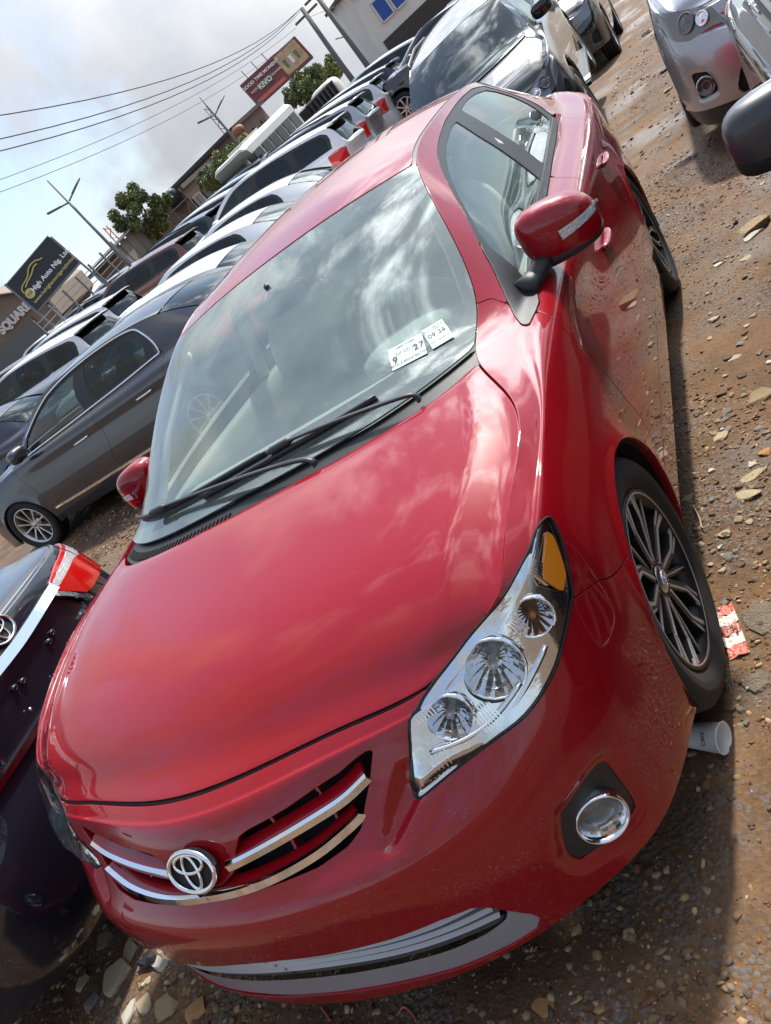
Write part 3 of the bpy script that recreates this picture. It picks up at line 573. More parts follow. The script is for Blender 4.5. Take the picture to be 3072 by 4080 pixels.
# ------------------------------------------------------------------ assembling a car
def to_mesh(D):
    M={}
    for k,d in D.items():
        if d is None: continue
        M[k]=mesh(k,d); M[k].materials.append(None)
        if k in('fender','front_door','rear_door','rocker_panel','body_side','window_frame','front_window','rear_window','mirror_base','belt_moulding','tail_lamp','quarter_window'):
            M[k+'|R']=mesh(k,mir(d)); M[k+'|R'].materials.append(None)
    return M
ROLE={'bumper':'P','fender':'P','front_door':'P','rear_door':'P','rocker_panel':'P','body_side':'P','rear_bumper':'P','hood':'P','roof':'P','boot_lid':'P',
 'window_frame':'black_plastic','mirror_base':'black_plastic','belt_moulding':'black_plastic','front_window':'side_glass','rear_window':'side_glass','quarter_window':'tinted_glass',
 'tail_lamp':'red_lens','inner_skin':'gap_black','under_hood':'gap_black','windscreen':'windscreen','frit_band':'frit','cowl':'black_plastic','roof_moulding':'black_plastic','headliner':'trim_light','rear_screen':'tinted_glass'}
def place_panels(root,M,paintname,over={},skip=()):
    O={}
    for k,me in M.items():
        n,_,r=k.partition('|')
        if n in skip: continue
        m=over.get(n,ROLE[n]); m=paintname if m=='P' else m
        O[k]=obj(n,me,root,mat=m)
    return O
def liner(car,y,z,r,mat='gap_black',xa=.55,xb=.86):
    for s in (1,-1):
        V,F=lathe([(s*xa,r*.2),(s*xa,r+.012),(s*xb,r+.006)],24,'x',a0=-.25,a1=math.pi+.25)
        part('wheel_liner',(V+np.array([0,y,z]),F),mat,car)
def floorpan(car): part('floor_pan',join(box((0,1.5,.25),(1.45,3.6,.04)),box((0,-.3,.45),(.8,.4,.4))),'gap_black',car)
# --- emblem and grille pieces shared by the sedans
def emblem_paths(sc=1.0):
    th=np.linspace(0,2*math.pi,56,endpoint=False); o=[]
    o.append((np.stack([.072*np.cos(th),.049*np.sin(th)],1),.0065)); o.append((np.stack([.046*np.cos(th),.019+.0225*np.sin(th)],1),.0045)); o.append((np.stack([.0215*np.cos(th),-.001+.041*np.sin(th)],1),.0045))
    return [(p*sc,r*sc) for p,r in o]
def emblem(parent,M,sc=1.0,name='emblem'):
    """oval badge of three interlaced ellipses on a dark backing"""
    E_=empty(name); E_.parent=parent; E_.matrix_local=Matrix(np.asarray(M).tolist())
    for i,(p,r) in enumerate(emblem_paths(sc)):
        path=np.stack([p[:,0],p[:,1],.004+0*p[:,0]+(.002 if i else .003)],1); d=tube(path,r,8,True,up=(0,0,1)); V=d[0].copy(); V[:,2]=.004+(V[:,2]-.004)*.75
        part('badge_ring',(V,d[1]),'chrome',E_)
    th=np.linspace(0,2*math.pi,40,endpoint=False); rim=np.stack([.070*sc*np.cos(th),.047*sc*np.sin(th),0*th+.003],1)
    V=np.vstack([rim,rim*[1,1,0]-[0,0,.012]]); n=40
    part('badge_backing',(V,[tuple(range(n))]+[(i,i+n,(i+1)%n+n,(i+1)%n) for i in range(n)]),'badge_black',E_,smooth=False)
    return E_
pbr('badge_black',(.006,.006,.008),.35,bump=(1500,.6))
def on(G,uv,off=0.0):
    return G.at(uv)+G.nat(uv)*off
def strip(G,curve,n,lo,hi,o_lo,o_hi,thick=.006,ends=True):
    """moulding on the body surface: runs along a uv curve; lo/hi metric offsets up/down the face, o_lo/o_hi proud distances"""
    c=bspl(np.array(curve,float),np.linspace(0,len(curve)-1,n),0,iters=2); P=G.at(c);N=G.nat(c);T=np.gradient(P,axis=0);T/=np.linalg.norm(T,axis=1,keepdims=True)
    B=np.cross(T,N); B*=np.where(B[:,2:3]>0,1,-1)
    sec=[P+B*lo+N*o_lo,P+B*hi+N*o_hi,P+B*hi+N*(o_hi-thick),P+B*lo+N*(o_lo-thick)]
    V=np.vstack(sec);F=[]
    for i in range(n-1):
        for k in range(4): F.append((k*n+i,k*n+i+1,((k+1)%4)*n+i+1,((k+1)%4)*n+i))
    F+=[(0,n,2*n,3*n),(n-1,4*n-1,3*n-1,2*n-1)]
    return V,F
# ------------------------------------------------------------------ the red sedan
T0=stations(); G0,D0=body(T0); M0=to_mesh(D0)
red=empty('sedan_car'); tag(red,'glossy red sedan seen nose-on with chrome grille bars and black-silver alloy wheels','car')
place_panels(red,M0,'red_paint',skip=('tail_lamp','roof_moulding'))
for k in ('tail_lamp','tail_lamp|R'): obj('tail_lamp',M0[k],red,mat='red_lens')
for s in (1,-1):
    r=G0.R; f_=np.minimum(s*np.linspace(-1,1,81)[:,None]-.955+0*r.vs[None],.995-np.abs(np.linspace(-1,1,81))[:,None]+0*r.vs[None])
    part('roof_moulding',r.clip(f_,-.004),'black_plastic',red)
liner(red,.02,.305,.345); liner(red,2.6,.305,.35); floorpan(red)
for s in (1,-1):
    put_wheel(red,'sport',(s*.762,0,.316),s>0,R_(-1.5),.35); put_wheel(red,'sport',(s*.762,2.6,.316),s>0,0,1.1)
def both(fn):
    fn(1); fn(-1)
def side_part(name,D,mat,parent,s,smooth=True):
    if s<0:
        V=np.asarray(D[0])*[-1,1,1]; D=(V,[f[::-1] for f in D[1]]) if len(D)==2 else mir(D)
    return part(name,D,mat,parent,smooth)
# ---- headlamps
AMB=[(6.405,4.2),(6.424,4.40),(6.17,4.72),(5.93,5.02),(5.65,5.12),(5.557,4.47),(5.83,4.318)]
def dish(c,d,r,depth,seg=28):
    prof=[(-depth*(1-(k/6)**2),max(r*k/6,.0005)) for k in range(7)]; V,F=lathe(prof,seg,'x'); rim=lathe([(0,r),(.004,r+.002),(.004,r+.006),(-.01,r+.008)],seg,'x')
    M=frame(c,d,(0,0,1)); return xf((V,F),M),xf(rim,M)
def headlamp(s):
    g=G0; sH=g.sH; lampE=empty('headlamp'); lampE.parent=red
    side_part('lens',g.clip(sH-.002,.0035+.026*smooth01(sH/.06)),'clear_lens',lampE,s)
    hz=np.full(sH.shape,1.)
    for (u,v),r in (((4.07,4.77),.056),((5.02,4.83),.036),((3.12,4.95),.042)):
        p=g.at([(u,v)])[0]; n=g.nat([(u,v)])[0]; d=n*.55+np.array([.12,-.85,.12]); d/=np.linalg.norm(d); hz=np.minimum(hz,np.linalg.norm(np.cross(g.V-p,d),axis=2)-r)
    side_part('housing',g.clip(np.minimum(sH-.001,hz),-(.004+.024*smooth01(sH/.07))),'reflector',lampE,s)
    hp=np.array(HEAD); hp=np.vstack([hp[i]+(hp[(i+1)%len(hp)]-hp[i])*t for i in range(len(hp)) for t in (0,.25,.5,.75)]); 
    for _ in range(2): hp=.5*hp+.25*(np.roll(hp,1,0)+np.roll(hp,-1,0))
    side_part('seal',tube(on(g,hp,-.0005),.0026,6,True,up=g.nat(hp)),'gap_black',lampE,s)
    side_part('side_marker',flange(g.clip(g.sd(AMB),-.004),.004),'amber',lampE,s)
    for (u,v),r,dep,back,nm in (((4.07,4.77),.056,.05,.012,'main_reflector'),((5.02,4.83),.036,.035,.010,'turn_reflector'),((3.12,4.95),.042,.04,.014,'inner_reflector')):
        p=g.at([(u,v)])[0]; n=g.nat([(u,v)])[0]; d=n*.55+np.array([.12,-.85,.12]); d/=np.linalg.norm(d); c=p-n*(back+.012)
        a,b=dish(c,d,r,dep,18); side_part(nm,a,'reflector',lampE,s,False); side_part('bezel_ring',b,'chrome',lampE,s)
        bulb=xf(lathe([(-dep,.008),(-.012,.008),(-.006,.005),(-.004,.0003)],12,'x'),frame(c,d,(0,0,1))); side_part('bulb',bulb,'bulb_orange' if nm[0]=='t' else 'bulb_clear',lampE,s)
    for k in range(7): side_part('lens_flute',strip(g,[(3.45+.05*k,5.3),(3.5+.05*k,5.75),(3.55+.05*k,6.0)],6,-.0012,.0012,-.006,-.006,.012),'chrome',lampE,s,False)
    for u0,v0,nn,du in ((2.75,3.6,6,.045),(4.62,4.0,5,.04),(5.5,3.9,6,.05),(2.72,5.6,5,.05)):
        for k in range(nn): side_part('lens_flute',strip(g,[(u0+du*k,v0),(u0+.03+du*k,v0+.4),(u0+.05+du*k,v0+.8)],6,-.0012,.0012,-.005,-.005,.012),'chrome',lampE,s,False)
    # ribs and inner trim lines
    for cv,w_ in (([(2.55,6.05),(2.9,6.02),(3.4,6.0),(3.9,6.02),(4.4,5.75),(4.9,5.5)],.004),([(3.0,3.0),(3.6,2.0),(4.4,1.6),(5.2,2.2),(5.9,3.2),(6.3,3.9)],.005),([(2.75,5.5),(3.2,5.75),(3.7,5.8),(4.3,5.6)],.004)):
        side_part('inner_trim',strip(g,cv,24,-w_,w_,-.010,-.010,.012),'chrome',lampE,s)
pbr('bulb_orange',(.55,.16,.02),.2); pbr('bulb_clear',(.45,.45,.46),.05,.3)
both(headlamp)
# ---- upper grille
grE=empty('grille'); grE.parent=red
for s in (1,-1): side_part('mesh_insert',G0.clip(G0.sU+.006,-.055),'gap_black',grE,s); side_part('frame_wall',flange(G0.clip(np.minimum(G0.sU+.0015,.0012-G0.sU),-.002),.05,.0005,sym=False),'gap_black',grE,s)
CHU=[(.36,5.93),(.493,5.90),(.975,5.74),(1.498,5.58),(1.828,5.46),(2.10,5.20)]; CHL=[(-.08,6.64),(.06,6.643),(.531,6.655),(.961,6.60),(1.385,6.45),(1.644,6.28),(1.875,6.1),(1.93,6.0)]
def bars(s):
    b=empty('grille_bar'); b.parent=grE
    side_part('bar_body',strip(G0,CHU,40,.012,.030,.002,-.018,.012),'red_paint',b,s,False); side_part('chrome_strip',strip(G0,CHU,40,-.009,.004,.002,.008,.008),'chrome',b,s,False); side_part('chrome_lip',strip(G0,CHU,40,.004,.011,.008,.001,.006),'chrome',b,s,False)
    if s>0:
        b=empty('grille_bar'); b.parent=grE
        for nm,a_,m_ in (('bar_body',(.012,.030,.002,-.018,.012),'red_paint'),('chrome_strip',(-.009,.004,.002,.009,.008),'chrome'),('chrome_lip',(.004,.011,.009,.001,.006),'chrome')):
            V,F=strip(G0,CHL,44,*a_); V=V[:]; D2=(V*[-1,1,1],[f[::-1] for f in F]); part(nm,join((V,F),D2),m_,b,False)
    for u,v in ((1.0,5.3),(1.55,5.15),(1.1,6.2),(1.62,6.0)):
        side_part('grille_rib',strip(G0,[(u,v-.35),(u+.02,v),(u+.03,v+.35)],6,-.003,.003,-.02,-.02,.02),'red_paint',grE,s,False)
both(bars)
emblem(red,frame((0,-.829,.648),(1,0,0),(0,-.90,.42)),.88)
# ---- lower grille and grey lip
lowE=empty('lower_grille'); lowE.parent=red
sI=G0.sd(LOWI)
for s in (1,-1):
    lipd=np.clip(G0.sL,0,.08)
    side_part('lip_spoiler',G0.clip(np.minimum(G0.sL-.001,-sI+.004),-(.004+.25*np.clip(.050+sI,0,.05))),'silver_trim',lowE,s)
    side_part('intake_back',G0.clip(sI+.01,-.075),'gap_black',lowE,s)
for i,(v0,off) in enumerate(((9.20,-.008),(9.42,-.012),(9.64,-.016),(9.84,-.022))):
    cv=[(-.1,v0-.02),(.6,v0+.02),(1.2,v0+.14),(1.8,v0+.22),(2.2+.05*i,v0+.24+.03*i),(2.42,v0+.26+.04*i)]
    V,F=strip(G0,cv,40,-.004,.004,off,off-.006,.012); part('intake_slat',join((V,F),(V*[-1,1,1],[f[::-1] for f in F])),'silver_trim' if i in(0,1,2) else 'black_plastic',lowE,False)
# ---- fog lamps
def fog(s):
    fE=empty('fog_lamp'); fE.parent=red; g=G0
    c=np.array([.7075,-.637,.328]); d=np.array([.50,-.85,.05]); d/=np.linalg.norm(d); M=frame(c,d,(0,0,1))
    rr=np.linalg.norm(np.cross(g.V-c,d),axis=2)
    side_part('bezel',flange(g.clip(np.minimum(g.sF-.001,rr-.046),-(.004+.012*smooth01(g.sF/.05)-.010*np.exp(-((rr-.05)/.015)**2))),.02,.0015),'black_plastic',fE,s)
    ring=lathe([(-.045,.034),(-.028,.037),(-.008,.046),(-.001,.049),(.001,.0515),(-.003,.054),(-.02,.055)],48,'x'); side_part('chrome_ring',xf(ring,M),'chrome',fE,s)
    side_part('reflector',xf(lathe([(-.058,.0005),(-.052,.022),(-.042,.038)],32,'x'),M),'reflector',fE,s)
    lens=lathe([(-.016,.0005),(-.018,.014),(-.023,.026),(-.031,.0355)],36,'x'); side_part('lens',xf(lens,M),'clear_lens',fE,s); side_part('lens_shade',xf(lathe([(-.040,.0005),(-.040,.035)],32,'x'),M),'fog_grey',fE,s)
pbr('fog_grey',(.20,.20,.20),.35,.2)
both(fog)
# ---- door mirrors
def mirror(s):
    mE=empty('door_mirror'); mE.parent=red
    def shp(V):
        x=V[:,0]/.108; V=V.copy(); V[:,2]*=1-.16*(x>0)*np.abs(x)**2+.0; V[:,2]+=-.010*x-.012*(x>.0)*x*x; V[:,1]+=.030*x*x*(x>0)+.012*(x<0)*x*x
        V[:,1]=np.where(V[:,1]>.035,.035+(V[:,1]-.035)*.15,V[:,1]); return V
    V,F=superell((0,0,0),(.106,.064,.080),3.2,44,26,shp); c=np.array([.898,.645,1.022])
    side_part('shell',(V+c,F),'red_paint',mE,s)
    side_part('lower_trim',(V*[.97,.96,.34]+c+[-.004,.004,-.056],F),'black_plastic',mE,s)
    gl=np.array([(x,.053,z) for x,z in ((-.095,-.055),(.085,-.05),(.095,.03),(.05,.056),(-.09,.058))]); side_part('mirror_glass',(gl*[.98,1,.98]+c,[(4,3,2,1,0)]),'chrome',mE,s,False)
    # clear turn signal wrapped round the outer front corner
    rows=[]
    for k in range(16):
        t=k/15; x=.010+.107*(1-(1-t)**1.6); 
        for dz in (-.013,-.006,0,.006,.013): rows.append((x,dz*(1-.35*t)-.008+.006*t))
    Pq=[]
    from mathutils.bvhtree import BVHTree
    bv=BVHTree.FromPolygons([tuple(q) for q in V.tolist()],[tuple(q) for q in F])
    for x,z in rows:
        hit=bv.ray_cast(Vector((min(x,.1055),-.3,z)),Vector((0,1,0)))[0]
        Pq.append((hit.x,hit.y-.0035,hit.z) if hit else (x,.02,z))
    F2=[(i*5+j,(i+1)*5+j,(i+1)*5+j+1,i*5+j+1) for i in range(15) for j in range(4)]
    side_part('turn_signal',(np.array(Pq)+c,F2),'white_lens',mE,s)
    arm=sweep(np.array([(.772,.50,.955),(.797,.54,.960),(.820,.59,.965),(.84,.63,.98)]),circ(.036,12,.026),scales=[1.3,1.0,.9,1.0]); side_part('mirror_arm',arm,'black_plastic',mE,s)
both(mirror)
# ---- handles
def handles(s):
    for u,v in ((12.75,5.5),(15.05,4.95)):
        p=G0.at([(u,v)])[0];n=G0.nat([(u,v)])[0]; path=[p+np.array([0,t,0])*1.0+n*(.012*(1-(t/.1)**4)+.004) for t in np.linspace(-.1,.1,14)]
        side_part('door_handle',sweep(np.array(path),circ(.009,10,.015),up=n),'red_paint',red,s)
both(handles)
# ---- cowl, wipers
for k in range(34):
    u=-.93+.80*k/33; P=G0.W.at([(u,.02),(u+.004,.06)])+G0.W.nat([(u,.02),(u,.06)])*-.0095
    part('vent_slot',sweep(P,[(-.0035,-.002),(.0035,-.002),(.0035,.002),(-.0035,.002)],up=(0,0,1)),'gap_black',red,False)
def wiper(uv_piv,uv_elb,uv_tip,bl0,bl1):
    wE=empty('wiper'); wE.parent=red; Wg=G0.W
    P=[on(Wg,[uv_piv],.012)[0],on(Wg,[uv_elb],.03)[0]]; Q=on(Wg,[uv_tip],.032)[0]
    path=np.vstack([P[0]-[0,0,.01],P[0],P[0]*.85+P[1]*.15+[0,0,.010],P[1],P[1]*.5+Q*.5+[0,0,.004],Q])
    part('arm',sweep(bspl(path,4,iters=1),[(-.009,-.003),(.009,-.003),(.007,.004),(-.007,.004)],scales=np.linspace(1.2,.75,21)),'black_plastic',wE)
    b=np.stack([np.linspace(bl0[k],bl1[k],25) for k in (0,1)],1); B=on(Wg,b,.010); nb=Wg.nat(b)
    part('blade',sweep(B,[(-.002,-.008),(.002,-.008),(.006,.003),(.004,.010),(-.004,.010),(-.006,.003)],up=nb),'black_plastic',wE)
    part('blade_clip',sweep(np.array([Q+(B[-1]-B[0])/np.linalg.norm(B[-1]-B[0])*t for t in (-.045,-.03,.03,.045)])-[0,0,.004],circ(.013,8,.011),scales=[.6,1,1,.6]),'black_plastic',wE)
wiper((.80,.035),(.72,.075),(.17,.215),(.62,.20),(-.31,.20)); wiper((.36,.045),(.20,.10),(-.63,.235),(.06,.25),(-.985,.24))
# ---- stickers low on the driver's side of the glass
def sticker(c4,lines,name):
    sE=empty(name); sE.parent=red; Wg=G0.W; P=on(Wg,c4,.002); c=P.mean(0); x=P[1]-P[0]+P[2]-P[3]; z=np.cross(x,P[0]-P[3]+P[1]-P[2]); z*=1 if z[2]>0 else -1; M=frame(c,x,z)
    w_=np.linalg.norm(P[1]-P[0]);h_=np.linalg.norm(P[0]-P[3]); q=np.array([(-w_/2,-h_/2,.004),(w_/2,-h_/2,.004),(w_/2,h_/2,.004),(-w_/2,h_/2,.004)])
    part('sticker_sheet',xf((q,[(0,1,2,3)]),M),'sticker_white',sE,False)
    for tx,fx,fy,sz in lines: text('print',tx,sz*h_,M@np.array([[1,0,0,fx*w_],[0,1,0,fy*h_],[0,0,1,.0055],[0,0,0,1]]),'ink',sE,.0002)
    return sE,M,w_,h_
sE,M_,w_,h_=sticker([(.806,.366),(.885,.36),(.90,.25),(.828,.262)],[('09 26',0,.05,.27),('NEW YORK STATE',0,.38,.10),('VEHICLE INSPECTION',0,.27,.085),('SAFETY EMISSIONS',0,-.26,.085)],'inspection_sticker')
sE,M_,w_,h_=sticker([(.658,.377),(.797,.355),(.818,.265),(.667,.285)],[('9',-.36,-.12,.42),('27',.34,.0,.38),('NEW YORK',0,.38,.13),('IIII IIIII III',-.02,.10,.20),('VEHICLE REGISTRATION',0,-.34,.13)],'registration_sticker')
# ---- cabin
pbr('trim_dash',(.36,.38,.35),.75,var=(30,.06)); pbr('seat_cloth',(.46,.46,.41),.9,var=(40,.1)); pbr('wheel_grip',(.28,.30,.28),.6)
dash=[(-.66,.36,.93),(-.4,.26,.955),(0,.22,.965),(.4,.26,.955),(.66,.36,.93)]
dv=[];
for x,y,z in bspl(np.array(dash,float),6): dv+= [(x,y-.06,z-.02),(x,y+.02,z),(x,y+.22,z-.005),(x,y+.33,z-.05),(x,y+.36,z-.14),(x,y+.3,z-.4)]
n=len(dv)//6; part('dashboard',(np.array(dv),[(i*6+j,i*6+j+1,(i+1)*6+j+1,(i+1)*6+j) for i in range(n-1) for j in range(5)]),'trim_dash',red)
part('instrument_hood',superell((.37,.62,.955),(.17,.10,.055),2.6,24,14),'trim_dash',red)
def seat(x,y,back=True,w=.5):
    sE=empty('seat'); sE.parent=red
    part('cushion',superell((x,y,.52),(w/2,.26,.10),3.2,28,14),'seat_cloth',sE)
    def lean(V): V=V.copy(); V[:,1]+=V[:,2]*.32; return V
    part('backrest',superell((x,y+.36,.83),(w/2,.085,.33),3.4,28,18,lean),'seat_cloth',sE)
    part('headrest',superell((x,y+.50,1.225),(.125,.05,.085),3.0,22,14,lean),'seat_cloth',sE)
    for q in (-.05,.05): part('headrest_post',tube(np.array([(x+q,y+.455,1.10),(x+q,y+.485,1.2)]),.006),'satin_metal',sE)
seat(.36,1.08); seat(-.36,1.08); seat(.36,2.02,w=.56); seat(-.36,2.02,w=.56)
th=np.linspace(0,2*math.pi,40,endpoint=False); Mw=frame((.37,.80,.93),(1,0,0),(0,.90,.42))
stE=empty('steering_wheel'); stE.parent=red
part('steering_rim',xf(tube(np.stack([.185*np.cos(th),.185*np.sin(th),0*th],1),.015,8,True,up=(0,0,1)),Mw),'wheel_grip',stE)
part('steering_hub',xf(join(superell((0,-.01,-.01),(.075,.06,.03),2.6,20,10),box((0,-.005,-.01),(.34,.03,.015)),box((0,-.1,-.01),(.035,.16,.015))),Mw),'wheel_grip',stE)
part('rear_view_mirror',superell((.0,.80,1.255),(.115,.022,.035),3.4,28,12),'black_plastic',red); part('mirror_stalk',tube(np.array([(0,.80,1.27),(0,.79,1.31),(0,.775,1.325)]),.01),'black_plastic',red)
for s in (1,-1):
    part('door_trim',superell((s*.73,1.25,.72),(.05,.95,.22),4,24,12),'trim_beige',red); part('b_pillar_trim',sweep(np.array([(s*.735,1.52,.95),(s*.67,1.55,1.18),(s*.565,1.58,1.34)]),circ(.045,8,.02),up=(s,0,0)),'trim_light',red)
    part('a_pillar_trim',sweep(np.array([(s*.655,.44,.985),(s*.625,.64,1.12),(s*.565,.86,1.235),(s*.52,1.0,1.295)]),circ(.022,8,.014)),'trim_light',red)
    part('sun_visor',xf(superell((0,0,0),(.17,.085,.008),4,20,8),frame((s*.30,1.02,1.345),(1,0,0),(0,-.25,1))),'trim_light',red)
part('orange_cloth',superell((-.02,.92,.66),(.12,.10,.05),2.5,18,10),'orange_cloth',red); part('rear_shelf',box((0,2.85,.98),(1.2,.5,.03)),'trim_beige',red); part('rear_bench',box((0,2.1,.5),(1.3,.6,.2)),'seat_cloth',red)
part('cabin_floor',box((0,1.45,.34),(1.4,2.6,.05)),'trim_dark',red)

# ---- hood seal in the front gap, rain drops
hs=np.stack([np.linspace(-3,3,80),0*np.linspace(0,1,80)],1); Pq=G0.at(np.abs(hs)*[1,1]); Pq[:,0]*=np.where(hs[:,0]<0,-1,1); part('hood_seal',tube(Pq+[0,.006,-.012],.008,6),'gap_black',red)
rd_=np.random.default_rng(5); dv_=[];df_=[]
def drop(p,n,r):
    t=np.cross(n,[.3,.5,.8]);t/=np.linalg.norm(t);b=np.cross(n,t);k=len(dv_);m=8
    for ring,hh in ((1,0),(.72,.38),(.3,.55)):
        for i in range(m): a=2*math.pi*i/m; dv_.append(p+(t*math.cos(a)+b*math.sin(a))*r*ring+n*r*hh)
    for q in (0,1):
        for i in range(m): df_.append((k+q*m+i,k+q*m+(i+1)%m,k+(q+1)*m+(i+1)%m,k+(q+1)*m+i))
    df_.append(tuple(k+2*m+i for i in range(m)))
for k in range(150):
    if k<60: uv=[(rd_.uniform(.1,3.4),rd_.uniform(6.9,8.6))]; g=G0
    elif k<105: uv=[(rd_.uniform(.05,2.3),rd_.uniform(10.0,10.7))]; g=G0
    elif k<120: uv=[(rd_.uniform(.4,2.2),rd_.uniform(2,4.6))]; g=G0
    else: uv=[(rd_.uniform(-.9,.9),rd_.uniform(.05,.95))]; g=G0.H
    p=g.at(uv)[0];n=g.nat(uv)[0]
    if 60<=k<105: p=p-n*.006
    drop(p,n,rd_.uniform(.0014,.0036))
w_=part('water_droplets',(np.array(dv_),df_),'water',red) if 'water' in MAT else part('water_droplets',(np.array(dv_),df_),glass('water',(.92,.92,.92),1.45).name,red); w_['kind']='stuff'
# ------------------------------------------------------------------ the other cars
def suv_table():
    T=stations().copy()
    def row(i,q0,q3,q4=None,x=None,y=None):
        q0=np.array(q0);q3=np.array(q3); T[i,0]=q0;T[i,3]=q3;T[i,1]=q0*.67+q3*.33+[.014,0,0];T[i,2]=q0*.33+q3*.67+[.014,0,0]
        if q4 is not None: T[i,4]=q4
    row(15,(.572,2.25,1.40),(.772,2.2,.99)); row(16,(.568,2.65,1.395),(.768,2.6,1.0)); row(17,(.56,3.0,1.38),(.755,2.95,1.01),(.845,2.95,.94))
    row(18,(.54,3.32,1.345),(.725,3.28,1.02),(.82,3.25,.95)); row(19,(.575,3.47,1.20),(.69,3.45,1.02),(.765,3.42,.95)); row(20,(.60,3.58,1.04),(.62,3.59,1.0),(.63,3.57,.93)); row(21,(.34,3.63,1.03),(.35,3.64,1.0)); row(22,(0,3.645,1.03),(0,3.655,1.0))
    T[...,2]=.075+T[...,2]*1.13; T[...,0]*=1.045; T[:,5:,0]*=1.0
    return T
ARCH2=((.02,.42,.385),(2.6,.42,.39))
G2,D2=body(suv_table(),True,ARCH2); M2=to_mesh(D2)
def extras(G):
    E={}
    for nm,D in (('headlamp',G.clip(G.sH,-.001)),('fog_recess',G.clip(G.sF,-.012)),('grille_insert',G.clip(G.sU,-.02)),('intake',G.clip(G.sL,-.02))):
        E[nm]=mesh(nm,D); E[nm].materials.append(None); E[nm+'|R']=mesh(nm,mir(D)); E[nm+'|R'].materials.append(None)
    return E
E0=extras(G0);E2=extras(G2)
mirV,mirF=superell((.905,.60,1.03),(.108,.066,.076),3.0,24,14)
MS=mesh('mirror_shell',(mirV,mirF)); MS.materials.append(None); MSR=mesh('mirror_shell',(mirV*[-1,1,1],[f[::-1] for f in mirF])); MSR.materials.append(None)
trimW=[(10.84,.72),(11.26,.66),(11.705,.56),(12.045,.47),(12.336,.37),(12.64,.31),(13.27,.17),(13.97,.12),(14.68,.12),(15.22,.22),(15.45,.6),(15.68,1.3),(15.82,2.0),(15.85,2.6)]
beltW=[(10.0,3.15),(10.4,2.98),(11.5,3.0),(12.6,2.98),(13.4,2.92),(14.5,2.84),(15.85,2.62)]
def strips(G,curves): return [mesh('chrome_trim',strip(G,c,40,-w_,w_,.010,.010,.012)) for c,w_ in curves]
pbr('lamp_ribbed',(.62,.60,.60),.18,.3,.6,bump=(220,.8)); pbr('lens_smoke',(.13,.13,.135),.06,.4,.8); pbr('lamp_grey',(.20,.205,.21),.10,.5,.8); pbr('mirror_grey',(.035,.036,.042),.4,0,.35)
